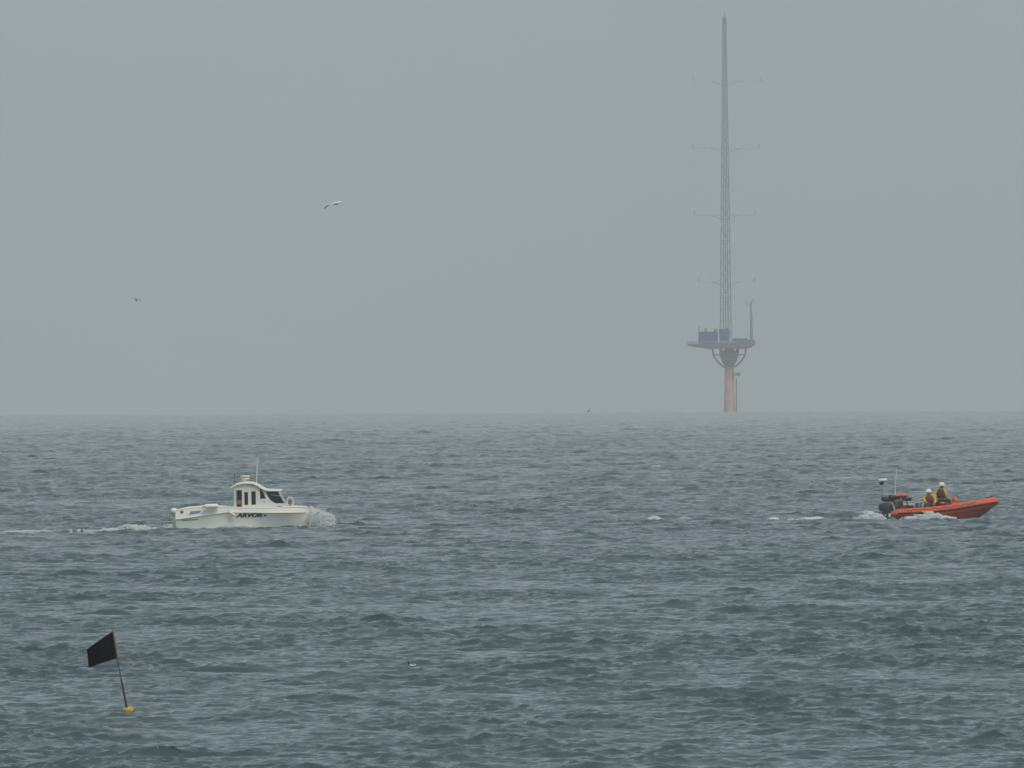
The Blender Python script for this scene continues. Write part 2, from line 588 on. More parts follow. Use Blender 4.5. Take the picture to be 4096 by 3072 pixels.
k.tube([(Lb + 0.035, 0, -0.2), (Lb + 0.045, 0, 0.3), (Lb + 0.02, 0, 0.6), (Lb - 0.06, 0, 0.84)], [0.10, 0.115, 0.12, 0.06], seg=14, round_ends=True)
k.build("lit_stem_face", M_CREAM, boat)

# cabin: side panels between the openings, front moulding, roof
W0 = 0.84
X = BX
def side_panel(side):
    y0, y1 = (side * W0, side * (W0 - 0.05))
    p = MB()
    zb = BZ(655)
    def piece(pts): p.prism([(X(a), BZ(b)) for a, b in pts], y0, y1, bevel=0.006)
    piece([(930, 655), (949, 655), (949, 440), (938, 420), (930, 420)])                       # rear post
    piece([(938, 440), (938, 408), (1000, 372), (1080, 362), (1200, 384), (1250, 425), (1250, 440)])  # head
    piece([(1027, 655), (1057, 655), (1057, 440), (1027, 440)])
    piece([(1057, 655), (1102, 655), (1102, 622), (1057, 622)])
    piece([(1057, 465), (1102, 465), (1102, 440), (1057, 440)])
    piece([(1102, 655), (1143, 655), (1143, 440), (1102, 440)])
    piece([(1143, 655), (1197, 655), (1197, 620), (1143, 620)])
    piece([(1143, 456), (1197, 456), (1197, 440), (1143, 440)])
    piece([(1197, 655), (1250, 655), (1250, 440), (1197, 440)])
    piece([(1250, 655), (1575, 655), (1552, 607), (1440, 607), (1385, 575), (1345, 520), (1322, 462), (1300, 448), (1266, 440), (1262, 440), (1290, 470), (1323, 548), (1258, 548), (1250, 560)])
    return p.build("cabin_side", M_CABIN, boat)
side_panel(-1); side_panel(1)
for side in (-1, 1):
    for pts in ([(1057, 622), (1102, 622), (1102, 465), (1057, 465)],
                [(1143, 620), (1197, 620), (1197, 456), (1143, 456)],
                [(1251, 548), (1323, 548), (1290, 470), (1264, 440), (1251, 440)]):
        p = MB(); p.prism([(X(a), BZ(b)) for a, b in pts], side * (W0 - 0.02), side * (W0 - 0.035))
        p.build("window", M_GLASS, boat, smooth=False)
p = MB()                 # wraparound windscreen: dark glass from side to side
ws = [(1316, 460), (1470, 460), (1500, 520), (1547, 606), (1440, 606), (1385, 573), (1345, 518)]
p.prism([(X(a), BZ(b)) for a, b in ws], -(W0 - 0.02), W0 - 0.02, bevel=0.012)
scr = p.build("windscreen", M_GLASS, boat)
wp = MB()
wp.tube([(X(1497), -W0 + 0.012, BZ(516)), (X(1380), -W0 + 0.012, BZ(500))], 0.008, seg=6)
wp.build("wiper", M_STEEL, scr)
p = MB()                 # coachroof front under the windscreen
p.prism([(X(a), BZ(b)) for a, b in ((1300, 660), (1580, 660), (1556, 609), (1440, 609), (1300, 609))], -W0 + 0.06, W0 - 0.06, bevel=0.015)
p.build("coachroof", M_CABIN, boat)
p = MB()                 # cabin floor, seat back, bulkhead; the inside shade is put into their colour
p.box(X(935), X(1310), -W0 + 0.06, W0 - 0.06, BZ(662), BZ(652))
p.box(X(1235), X(1250), -W0 + 0.06, W0 - 0.06, BZ(652), BZ(420))
p.box(X(945), X(1235), W0 - 0.10, W0 - 0.06, BZ(652), BZ(400))
p.box(X(1075), X(1180), -0.5, 0.1, BZ(652), BZ(560), bevel=0.03)
p.build("cabin_interior", M_LINING, boat)
roofline = smoothline([(X(a), BZ(b)) for a, b in ((888, 407), (940, 376), (1000, 357), (1080, 349), (1160, 356), (1215, 378), (1260, 408), (1310, 434), (1380, 444), (1512, 449))], 5)
p = MB()
ys = [-1, -0.96, -0.8, -0.4, 0, 0.4, 0.8, 0.96, 1]
top, bot = [], []
for q in roofline:
    top.append([(q[0], y * (W0 + 0.10), q[1] + 0.05 * (1 - y * y) - (0.015 if abs(y) == 1 else 0)) for y in ys])
    bot.append([(q[0], y * (W0 + 0.10), q[1] - 0.045 + 0.03 * (1 - y * y)) for y in ys])
p.grid(top); p.grid(bot)
for a, b in ((top[0], bot[0]), (top[-1], bot[-1])): p.grid([a, b])
for j in (0, -1): p.grid([[r[j] for r in top], [r[j] for r in bot]])
roof = p.build("roof", M_CREAM, boat, angle=50)
p = MB()                 # radar on the roof: foot, body, flat scanner
p.tube([(X(1048), 0, BZ(352)), (X(1048), 0, BZ(312))], [0.07, 0.10], seg=12)
p.lathe([(0.05, -0.02), (0.16, 0.0), (0.20, 0.04), (0.19, 0.085), (0.1, 0.10)], seg=24, center=(X(1058), 0, BZ(312)))
p.lathe([(0.12, 0.0), (0.235, 0.012), (0.245, 0.04), (0.22, 0.062), (0.1, 0.07)], seg=24, center=(X(1058), 0, BZ(282)))
p.build("radar", M_CREAM, boat)
p = MB()
p.tube([(X(930), -0.35, BZ(385)), (X(930), -0.35, BZ(258))], [0.014, 0.011], seg=6)
p.tube([(X(930), -0.35, BZ(270)), (X(930), -0.35, BZ(250))], [0.03, 0.03], seg=8)
p.build("stern_light_pole", M_MAROON, boat)
p = MB()
p.tube([(X(1203), -0.5, BZ(372)), (X(1212), -0.5, BZ(200)), (X(1224), -0.5, BZ(40))], [0.019, 0.014, 0.010], seg=6)
p.tube([(X(1203), -0.5, BZ(375)), (X(1203), -0.5, BZ(345))], [0.035, 0.028], seg=8)
p.build("whip_aerial", M_VINYL, boat)
p = MB(); p.box(X(1455), X(1520), -W0 - 0.008, -W0 + 0.01, BZ(653), BZ(640), bevel=0.004)
p.build("vent", M_NAVY, boat)
p = MB()
p.prism([(X(1303) + 0.05 * math.sin(a) * f, BZ(588) + 0.06 * math.cos(a) * f) for a, f in [(i * math.pi / 4, 1.0 if i % 2 == 0 else 0.4) for i in range(8)]], -W0 - 0.006, -W0 + 0.002)
p.build("star_badge", M_GREY, boat, smooth=False)
p = MB()
p.box(X(1712), X(1752), -hb(5.8, .9) + 0.02, -hb(5.8, .9) + 0.10, sheer(5.8) + 0.02, sheer(5.8) + 0.05, bevel=0.01)
p.tube([(X(1722), -hb(5.8, .9) + 0.06, sheer(5.8)), (X(1722), -hb(5.8, .9) + 0.06, sheer(5.8) + 0.09)], 0.018, seg=8)
p.tube([(X(1742), -hb(5.8, .9) + 0.06, sheer(5.8)), (X(1742), -hb(5.8, .9) + 0.06, sheer(5.8) + 0.07)], 0.018, seg=8)
p.build("cleat", M_NAVY, boat)
p = MB(); p.lathe([(0.02, -0.012), (0.075, -0.008), (0.085, 0.0), (0.03, 0.012)], seg=16, center=(BX(290), -hb(BX(290), BZ(697)) - 0.006, BZ(697)), axis='Y'); p.build("fairlead", M_LRED0, boat)
p = MB(); p.box(0.02, 0.55, -0.75, 0.75, 0.62, 0.70, bevel=0.02); p.box(-0.16, 0.02, -0.7, 0.7, 0.30, 0.40, bevel=0.02); p.tube([(0.05, -0.6, 0.62), (-0.12, -0.6, 0.38)], 0.02, seg=8); p.build("stern_platform", M_CREAM, boat)
p = MB(); p.box(0.9, 1.75, -0.55, 0.35, 0.31, 0.86, bevel=0.05); p.build("engine_box", M_GEL, boat)
# writing on the side: the letters follow the hull
def on_hull(me, x0, z0, lift=0.007):
    for v in me.vertices:
        x, z = x0 + v.co.x, z0 + v.co.y
        v.co = Vector((x, -(hb(x, z) + lift + v.co.z), z))
    return me
me = text_mesh("ARVOR", 0.24, 0.003, shear=0.28, bold=0.014)
wid = max(v.co.x for v in me.vertices)
for v in me.vertices: v.co.x *= (BX(1283) - BX(966)) / wid
on_hull(me, BX(966), BZ(768))
me.materials.append(M_NAVY)
o = bpy.data.objects.new("lettering", me); scene.collection.objects.link(o); o.parent = boat
def hull_mark(name, pts, m, lift=0.006):
    mm = bpy.data.meshes.new(name); b = bmesh.new()
    (x0, z0), (x1, z1), (x2, z2), (x3, z3) = pts
    rows = []
    for i in range(9):
        t = i / 8
        a = (x0 + (x1 - x0) * t, z0 + (z1 - z0) * t); c = (x3 + (x2 - x3) * t, z3 + (z2 - z3) * t)
        r = []
        for j in range(5):
            s = j / 4; x = a[0] + (c[0] - a[0]) * s; z = a[1] + (c[1] - a[1]) * s
            r.append(b.verts.new((x, -(hb(x, z) + lift), z)))
        rows.append(r)
    for p0, p1 in zip(rows, rows[1:]):
        for j in range(4): b.faces.new((p0[j], p1[j], p1[j + 1], p0[j + 1]))
    b.to_mesh(mm); b.free(); mm.materials.append(m)
    ob = bpy.data.objects.new(name, mm); scene.collection.objects.link(ob); ob.parent = boat
    return ob
def star_on_hull():
    b = bmesh.new(); c = b.verts.new((0, 0, 0)); ring = []
    x0, z0, n = BX(1314), BZ(752), 8
    c.co = (x0, -(hb(x0, z0) + 0.008), z0)
    for i in range(n):
        a = i * 2 * math.pi / n + 0.5; f = 1.0 if i % 2 == 0 else 0.42
        x, z = x0 + 0.105 * f * math.cos(a), z0 + 0.075 * f * math.sin(a)
        ring.append(b.verts.new((x, -(hb(x, z) + 0.008), z)))
    for i in range(n): b.faces.new((c, ring[i], ring[(i + 1) % n]))
    mm = bpy.data.meshes.new("emblem"); b.to_mesh(mm); b.free(); mm.materials.append(M_NAVY)
    ob = bpy.data.objects.new("emblem", mm); scene.collection.objects.link(ob); ob.parent = boat
star_on_hull()
hull_mark("blue_sticker", [(BX(380), BZ(732)), (BX(512), BZ(712)), (BX(528), BZ(678)), (BX(392), BZ(690))], M_BLUE)
hull_mark("grey_registration_marking", [(BX(290), BZ(806)), (BX(488), BZ(796)), (BX(492), BZ(782)), (BX(290), BZ(788))], M_GREY)

# what hangs on and lies on the motorboat
fo = thing("fender", inside(boat, (BX(655), -1.31, BZ(628))), "fat white fender lying along the aft gunwale of the white motorboat", "fender", rot=boat.rotation_euler)
k = MB(); k.tube([(-0.25, 0, -0.01), (0, 0, 0.0), (0.25, 0, 0.005)], [0.105, 0.112, 0.105], seg=16, round_ends=True); k.build("fender_body", M_VINYL, fo)
k = MB(); k.tube([(-0.36, 0, 0), (-0.40, 0.02, -0.06), (-0.40, 0.04, -0.14)], 0.012, seg=6); k.build("rope", M_GREY, fo)
bo = thing("ball_fender", inside(boat, (-0.10, -0.55, BZ(685))), "round cream ball fender hung off the stern of the white motorboat", "fender", rot=boat.rotation_euler)
k = MB(); k.ball((0, 0, 0), 0.165, (1.08, 1, 0.92), 3); k.build("fender_body", M_CREAM, bo)
k = MB(); k.tube([(0.10, 0, 0.08), (0.2, 0.02, 0.02), (0.3, 0.03, -0.01)], [0.04, 0.03, 0.03], seg=8); k.build("rope_eye", M_CREAM, bo)
yo = thing("slim_fender", inside(boat, (BX(912), -1.29, BZ(724))), "slim yellowish fender hanging slantwise on the motorboat's side, just aft of the lettering", "fender", rot=boat.rotation_euler)
k = MB(); k.tube([(-0.13, 0, 0.075), (0, 0, 0.0), (0.13, 0, -0.075)], [0.045, 0.052, 0.045], seg=12, round_ends=True); k.build("fender_body", M_CREAM, yo)
k = MB(); k.tube([(-0.16, 0, 0.09), (-0.20, 0.05, 0.17)], 0.012, seg=6); k.build("rope", M_GREY, yo)
M_LRING = mat("ring_white", (0.70, 0.66, 0.62), 0.5, noise=0.1)
M_LRED = mat("ring_brown", (0.27, 0.20, 0.18), 0.6, noise=0.4, nscale=12)
ro = thing("horseshoe_lifebuoy", inside(boat, (BX(1612), -0.52, BZ(600))), "white upright lifebuoy with dull reddish middle on the motorboat's foredeck, ahead of the windscreen", "lifebuoy", rot=boat.rotation_euler)
k = MB(); k.tube([(0.15 * math.sin(a), 0, -0.20 * math.cos(a) + 0.02) for a in [0.5 + i * (2 * math.pi - 1.0) / 22 for i in range(23)]], 0.052, seg=10, round_ends=True); k.build("buoy_ring", M_LRING, ro)
k = MB(); k.lathe([(0.03, 0.0), (0.11, 0.012), (0.11, 0.03), (0.03, 0.04)], seg=16, center=(0, -0.01, 0.02), axis='Y')
k.tube([(0, 0.02, -0.1), (0, 0.02, -0.26)], 0.02, seg=8); k.build("holder", M_LRED, ro)

# ------------------------------------------------------------------ people
def make_person(root, J, R, zones, extras=()):
    """one continuous skin over a posed skeleton. J: joint -> point, zones: joint -> material index"""
    names = list(J)
    links = [("pelvis", "waist"), ("waist", "chest"), ("chest", "neck"), ("neck", "jaw"), ("jaw", "crown"),
             ("chest", "shL"), ("shL", "elL"), ("elL", "wrL"), ("wrL", "palmL"),
             ("chest", "shR"), ("shR", "elR"), ("elR", "wrR"), ("wrR", "palmR"),
             ("pelvis", "hipL"), ("hipL", "knL"), ("knL", "anL"), ("anL", "toL"),
             ("pelvis", "hipR"), ("hipR", "knR"), ("knR", "anR"), ("anR", "toR")]
    me = bpy.data.meshes.new("body")
    me.from_pydata([J[n] for n in names], [(names.index(a), names.index(b)) for a, b in links], [])
    o = bpy.data.objects.new("body", me)
    scene.collection.objects.link(o)
    o.modifiers.new("skin", 'SKIN')
    sv = me.skin_vertices[0].data
    for i, n in enumerate(names):
        sv[i].radius = R[n] if hasattr(R[n], '__len__') else (R[n], R[n])
        sv[i].use_root = (n == "pelvis")
    ss = o.modifiers.new("sub", 'SUBSURF'); ss.levels = 2; ss.render_levels = 2
    dg = bpy.context.evaluated_depsgraph_get()
    nm = bpy.data.meshes.new_from_object(o.evaluated_get(dg))
    bpy.data.objects.remove(o); bpy.data.meshes.remove(me)
    for m in zones["mats"]: nm.materials.append(m)
    seg = [(Vector(J[a]), Vector(J[b]), zones[b]) for a, b in links]
    def near(p):
        best, bi = 1e9, 0
        for a, b, z in seg:
            ab = b - a; t = max(0, min(1, (p - a).dot(ab) / ab.length_squared))
            dd = (p - a - ab * t).length
            if dd < best: best, bi = dd, z
        return bi
    for f in nm.polygons:
        f.material_index = near(f.center); f.use_smooth = True
    bm = bmesh.new(); bm.from_mesh(nm)
    start = len(bm.faces)
    k = MB(); k.bm.free(); k.bm = bm
    skin_i = zones["jaw"]
    # hands: four fingers of different length curled, and a thumb from the side of the palm
    for s, e, wri in (("L", "palmL", "wrL"), ("R", "palmR", "wrR")):
        p = Vector(J[e]); dirn = (p - Vector(J[wri])).normalized()
        side = dirn.cross(Vector((0, 0, 1))).normalized() if abs(dirn.z) < 0.95 else Vector((0, 1, 0))
        dn = dirn.cross(side).normalized()
        if dn.z > 0: dn = -dn
        for i, ln in enumerate((0.068, 0.078, 0.073, 0.058)):
            b = p + side * (0.033 - 0.022 * i) + dirn * 0.012
            k.tube([b, b + dirn * ln * 0.45 + dn * 0.006, b + dirn * ln * 0.72 + dn * 0.028, b + dirn * ln * 0.7 + dn * 0.055], [0.0095, 0.009, 0.0085, 0.007], seg=6)
        b = p + side * 0.036 - dirn * 0.03
        k.tube([b, b + side * 0.03 + dirn * 0.025 + dn * 0.012, b + side * 0.028 + dirn * 0.055 + dn * 0.035], [0.012, 0.010, 0.008], seg=6)
    # face
    hd = Vector(J["jaw"]).lerp(Vector(J["crown"]), 0.45); fw = Vector(J["face"]).normalized() if False else zones["face"].normalized()
    sdv = fw.cross(Vector((0, 0, 1))).normalized(); upv = sdv.cross(fw).normalized()
    r = R["jaw"] if not hasattr(R["jaw"], '__len__') else R["jaw"][0]
    k.tube([hd + fw * r * 0.9 + upv * 0.02, hd + fw * (r + 0.022) - upv * 0.02, hd + fw * r * 0.9 - upv * 0.03], [0.008, 0.014, 0.010], seg=6)
    k.tube([hd + fw * r * 0.93 - upv * 0.055 - sdv * 0.022, hd + fw * (r * 0.97) - upv * 0.058, hd + fw * r * 0.93 - upv * 0.055 + sdv * 0.022], [0.004, 0.007, 0.004], seg=5)
    for sg in (-1, 1):
        k.ball(hd + sdv * sg * r * 0.98 + upv * 0.0, 0.028, (0.5, 0.7, 1.1), 1)
    bm.faces.ensure_lookup_table()
    for f in bm.faces[start:]: f.material_index = skin_i
    n2 = len(bm.faces)
    for sg in (-1, 1):
        k.ball(hd + fw * r * 0.9 + sdv * sg * 0.032 + upv * 0.02, 0.010, (1, 1, 1), 1)
    bm.faces.ensure_lookup_table()
    for f in bm.faces[n2:]: f.material_index = zones["eye"]
    bm.to_mesh(nm); bm.free()
    b = bpy.data.objects.new("body", nm)
    scene.collection.objects.link(b); b.parent = root
    return b

def helmet(root, c, fw, m=None):
    k = MB()
    prof = [(0.148, -0.035), (0.152, 0.0), (0.146, 0.05), (0.122, 0.098), (0.08, 0.130), (0.03, 0.143)]
    k.lathe(prof, seg=20, center=c)
    f = Vector(fw).normalized(); s = Vector((-f.y, f.x, 0))
    pk = [[Vector(c) + f * (0.13 * math.cos(a) + d) + s * (0.13 * math.sin(a)) + Vector((0, 0, z)) for a in [-1.0 + i * 0.25 for i in range(9)]] for d, z in ((0.015, 0.0), (0.075, -0.02), (0.07, -0.032))]
    k.grid(pk)
    hobj = k.build("helmet", m or M_HELM, root)
    for sg in (-1, 1):
        st = MB()
        st.tube([Vector(c) + s * sg * 0.135 + Vector((0, 0, -0.02)), Vector(c) + s * sg * 0.10 + f * 0.05 + Vector((0, 0, -0.16))], 0.008, seg=5)
        st.build("chin_strap", M_BLACK, hobj)
    return hobj

RAD = dict(pelvis=(0.15, 0.13), waist=(0.15, 0.13), chest=(0.17, 0.135), neck=0.065, jaw=0.088, crown=0.090,
           shL=0.100, elL=0.080, wrL=0.058, palmL=(0.040, 0.022), shR=0.100, elR=0.080, wrR=0.058, palmR=(0.040, 0.022),
           hipL=0.11, knL=0.075, anL=0.06, toL=0.045, hipR=0.11, knR=0.075, anR=0.06, toR=0.045)
def zoneset(torso, arms, legs, skin, boots, eye, mats, face):
    z = dict(mats=mats, face=Vector(face), eye=eye)
    for n in ("pelvis", "waist", "chest", "neck"): z[n] = torso
    for n in ("jaw", "crown", "palmL", "palmR"): z[n] = skin
    for n in ("shL", "elL", "wrL", "shR", "elR", "wrR"): z[n] = arms
    for n in ("hipL", "knL", "anL", "hipR", "knR", "anR"): z[n] = legs
    for n in ("toL", "toR"): z[n] = boots
    return z

def life_jacket(root, J, m, grow=1.0):
    """a bulky vest lofted round the chest, open at neck and arms"""
    a, b = Vector(J["waist"]), Vector(J["neck"])
    ax = (b - a); L = ax.length; ax.normalize()
    sh = (Vector(J["shR"]) - Vector(J["shL"])).normalized()
    fr = ax.cross(sh).normalized()
    k = MB(); rings = []
    for t, rx, ry in ((-0.12, 0.20, 0.165), (0.1, 0.225, 0.19), (0.35, 0.235, 0.205), (0.6, 0.225, 0.20), (0.8, 0.19, 0.17), (0.96, 0.125, 0.125)):
        c = a + ax * L * t
        rings.append([c + sh * (math.copysign(abs(math.cos(q)) ** 0.75, math.cos(q)) * rx * grow) + fr * (math.copysign(abs(math.sin(q)) ** 0.75, math.sin(q)) * ry * grow) for q in [2 * math.pi * i / 24 for i in range(24)]])
    for r in rings: r.append(r[0])
    k.grid(rings)
    inner = [[c * 0.0 + p.lerp(sum(r[:-1], Vector()) / 24, 0.25) for p in r] for r, c in ((rings[0], Vector()), (rings[-1], Vector()))]
    k.grid([rings[0], inner[0]]); k.grid([rings[-1], inner[1]])
    jk = k.build("life_jacket", m, root)
    bt = MB(); c = a + ax * L * 0.22
    pts = [c + sh * (math.cos(q) * 0.236 * grow) + fr * (math.sin(q) * 0.205 * grow) for q in [2 * math.pi * i / 24 for i in range(25)]]
    bt.tube(pts, 0.016, seg=6, caps=False)
    bt.build("belt", M_BLACK, jk)
    return jk

BLACKEYE = mat("eye_dark", (0.02, 0.015, 0.01), 0.2, noise=0.1)

# the one standing in the motorboat's cabin doorway
M_BROWN = mat("dark_brown_jacket", (0.050, 0.032, 0.030), 0.8, noise=0.3, nscale=10)
M_OILS = mat("orange_yellow_oilskins", (0.66, 0.30, 0.015), 0.55, noise=0.4, nscale=9, tint2=(0.52, 0.13, 0.02))
pc = thing("person", inside(boat, (BX(1017), -0.42, 0.31)), "person in dark top and orange-yellow oilskin trousers in the motorboat's cabin doorway", "person", rot=boat.rotation_euler)
Jc = dict(pelvis=(0, 0, 0.90), waist=(0.01, 0, 1.02), chest=(0.03, 0, 1.26), neck=(0.05, 0, 1.43), jaw=(0.07, 0, 1.50), crown=(0.07, 0, 1.585),
          shL=(0.03, 0.17, 1.36), elL=(0.08, 0.24, 1.12), wrL=(0.30, 0.20, 1.10), palmL=(0.38, 0.18, 1.11),
          shR=(0.03, -0.17, 1.36), elR=(0.06, -0.24, 1.12), wrR=(0.27, -0.2, 1.08), palmR=(0.35, -0.18, 1.09),
          hipL=(0, 0.09, 0.84), knL=(0.03, 0.10, 0.46), anL=(0, 0.11, 0.09), toL=(0.14, 0.12, 0.05),
          hipR=(0, -0.09, 0.84), knR=(0.05, -0.10, 0.46), anR=(0.0, -0.11, 0.09), toR=(0.14, -0.12, 0.05))
make_person(pc, Jc, RAD, zoneset(0, 0, 1, 2, 3, 4, [M_BROWN, M_OILS, M_SKIN, M_BLACK, BLACKEYE], (1, 0, 0)))
k = MB(); k.lathe([(0.10, -0.03), (0.106, 0.0), (0.10, 0.05), (0.07, 0.085), (0.02, 0.1)], seg=16, center=(0.065, 0, 1.575)); k.build("hat", M_BROWN, pc)
k = MB(); rr = []
for z, rx, ry in ((0.74, 0.19, 0.22), (0.86, 0.20, 0.225), (0.93, 0.185, 0.205), (0.96, 0.17, 0.18)):
    r = [Vector((0.005 + rx * math.cos(q), ry * math.sin(q), z)) for q in [2 * math.pi * i / 20 for i in range(21)]]; rr.append(r)
k.grid(rr); k.build("oilskin_trousers", M_OILS, pc)

# ------------------------------------------------------------------ orange inshore lifeboat
RP = sea_spot(3750, 2082)
S_RIB = RP.y / F_PX
RX = lambda zx: (zx - 600) * 0.3147 * S_RIB
RZ = lambda zy: (628 - zy) * 0.3147 * S_RIB
rib_org = at(3400 + 600 * 0.3147, 1880 + 628 * 0.3147, RP.y)
rib_org.z -= 0.01
rib = thing("inflatable_lifeboat", rib_org, "orange rigid inflatable lifeboat with raised bow and dark outboards, carrying two helmeted crew", "lifeboat", rot=(rad(-1), 0, rad(2)))
LR = RX(1893)
HBW = 0.98
def rib_path(n=48):
    """tube centre line from the port transom round the bow to the other side: x, y, z, r"""
    out = []
    for i in range(n + 1):
        u = -1 + 2 * i / n
        a = abs(u)
        x = (LR - 0.27) * (1 - a ** 2.6) ** 0.62 if a < 1 else 0.0
        x = (LR - 0.27) * math.sin(math.pi / 2 * min((1 - a) * 1.22, 1)) if a > 0.18 else (LR - 0.27) * math.sin(math.pi / 2 * min(0.82 * 1.22, 1))
        out.append(u)
    pts = []
    for u in out:
        s = 1 if u > 0 else -1; a = abs(u)
        # a=1 at the transom, 0 at the bow
        if a > 0.30:
            t = (1 - a) / 0.70
            x = (LR - 0.95) * t; y = HBW
            y = HBW + 0.03 * math.sin(math.pi * t)
        else:
            q = (0.30 - a) / 0.30 * math.pi / 2
            x = (LR - 0.95) + 0.68 * math.sin(q); y = HBW * math.cos(q) ** 0.85 if q < math.pi / 2 - 1e-6 else 0.0
        z = lerp_curve([0, 0.8, 1.7, 2.6, 3.4, 4.1, 4.7], [0.30, 0.32, 0.38, 0.47, 0.60, 0.73, 0.84], x)
        r = lerp_curve([0, 0.5, 2.0, 3.4, 4.7], [0.205, 0.215, 0.235, 0.245, 0.235], x)
        pts.append((x, s * y, z, r))
    return pts
RPTH = rib_path()
k = MB()
k.tube([(-0.28, -HBW, 0.27)] + [p[:3] for p in RPTH] + [(-0.28, HBW, 0.27)], [0.09] + [p[3] for p in RPTH] + [0.09], seg=20, round_ends=True)
k.build("buoyancy_tube", M_ORANGE, rib)
k = MB()
def outward(i):
    p0 = Vector(RPTH[max(i - 1, 0)][:3]); p1 = Vector(RPTH[min(i + 1, len(RPTH) - 1)][:3])
    d = (p1 - p0).normalized(); n = Vector((0, 0, 1)).cross(d).normalized()
    return -n if n.dot(Vector((1 if RPTH[i][0] > LR - 0.95 else 0, RPTH[i][1], 0))) < 0 else n
strake = [Vector(p[:3]) + outward(i) * (p[3] + 0.008) + Vector((0, 0, -0.03)) for i, p in enumerate(RPTH)]
k.tube(strake, 0.042, seg=8, flat=1.25)
k.build("rubbing_strip", M_BLACK, rib)
k = MB()                    # rigid hull, flared over the tube's lower side; dark red includes shade there
rows_p, rows_s = [], []
for i in range(33):
    x = (LR - 0.12) * i / 32
    z = lerp_curve([0, 0.8, 1.7, 2.6, 3.4, 4.1, 4.7], [0.30, 0.32, 0.38, 0.47, 0.60, 0.73, 0.84], x)
    e = max(0.0, (x - (LR - 1.5)) / 1.38)
    hw = (HBW + 0.17) * max(1 - e ** 2.2, 0.0) ** 0.6
    kz = -0.30 + (z - 0.10 + 0.30) * max(0, (x - 2.2) / (LR - 2.32)) ** 2.2
    prof = [(hw, z - 0.08), (hw * 0.985, z - 0.16), (hw * 0.93, kz + (z - kz) * 0.42), (hw * 0.80, kz + (z - kz) * 0.2), (hw * 0.4, kz + 0.10 * (1 - e)), (0, kz)]
    rows_p.append([(x, -a, b) for a, b in prof]); rows_s.append([(x, a, b) for a, b in prof])
k.grid(rows_p); k.grid(rows_s)
k.grid([rows_p[0], [(0.0, 0, p[2]) for p in rows_p[0]]]); k.grid([rows_s[0], [(0.0, 0, p[2]) for p in rows_s[0]]])
k.build("rigid_hull", M_RED, rib, angle=60)
k = MB()
k.grid([[(x, -HBW, 0.16 + 0.02 * x), (x, HBW, 0.16 + 0.02 * x)] for x in (0.02, 1.5, LR - 1.0)])
k.box(-0.03, 0.03, -0.85, 0.85, -0.1, 0.50)
k.build("deck", M_DECKGREY, rib)
for s in (-1, 1):           # grab line looped along the tube
    k = MB()
    pts = []
    for i in range(61):
        t = i / 60; x = 0.3 + (LR - 1.5) * t
        z = lerp_curve([0, 0.8, 1.7, 2.6, 3.4, 4.1, 4.7], [0.30, 0.32, 0.38, 0.47, 0.60, 0.73, 0.84], x)
        ang = 0.75 - 0.30 * abs(math.sin(t * math.pi * 7))
        pts.append((x, s * (HBW + 0.03 + (0.25) * math.cos(ang)), z + 0.25 * math.sin(ang)))
    k.tube(pts, 0.011, seg=5)
    k.build("grab_line", M_MAROON, rib)
k = MB()                    # bow cap strip
k.tube([(LR - 0.62, -0.62, 1.02), (LR - 0.40, -0.40, 1.075), (LR - 0.29, 0, 1.085), (LR - 0.40, 0.40, 1.075), (LR - 0.62, 0.62, 1.02)], 0.035, seg=8)
k.build("bow_handle", M_MAROON, rib)
# outboards
for y in (-0.36, 0.36):
    k = MB()
    rows = []
    for zz, xa, xb, hw in ((RZ(520), -0.84, -0.22, 0.19), (RZ(490), -0.90, -0.20, 0.205), (RZ(450), -0.92, -0.24, 0.205), (RZ(428), -0.88, -0.30, 0.18), (RZ(420), -0.78, -0.38, 0.12)):
        c = (xa + xb) / 2; hx = (xb - xa) / 2
        rows.append([(c + hx * math.copysign(abs(math.cos(q)) ** 0.6, math.cos(q)), y + hw * math.copysign(abs(math.sin(q)) ** 0.6, math.sin(q)), zz) for q in [2 * math.pi * i / 20 for i in range(21)]])
    k.grid(rows); k.grid([rows[-1], [(-0.58, y, RZ(417))] * 21]); k.grid([rows[0], [(-0.53, y, RZ(521))] * 21])
    eng = k.build("outboard_engine", M_CHAR, rib)
    k = MB()
    k.box(-0.74, -0.34, y - 0.12, y + 0.12, RZ(640), RZ(515), bevel=0.04)
    k.box(-0.36, 0.02, y - 0.14, y + 0.14, RZ(590), RZ(525), bevel=0.03)
    k.tube([(-0.78, y, -0.28), (-0.35, y, -0.28)], [0.05, 0.03], seg=10, round_ends=True)
    k.build("engine_leg", M_CHAR, eng)
    if y < 0:
        k = MB(); k.box(-0.435, -0.345, y - 0.155, y - 0.125, RZ(598), RZ(552), bevel=0.01); k.build("white_plate", M_VINYL, eng)
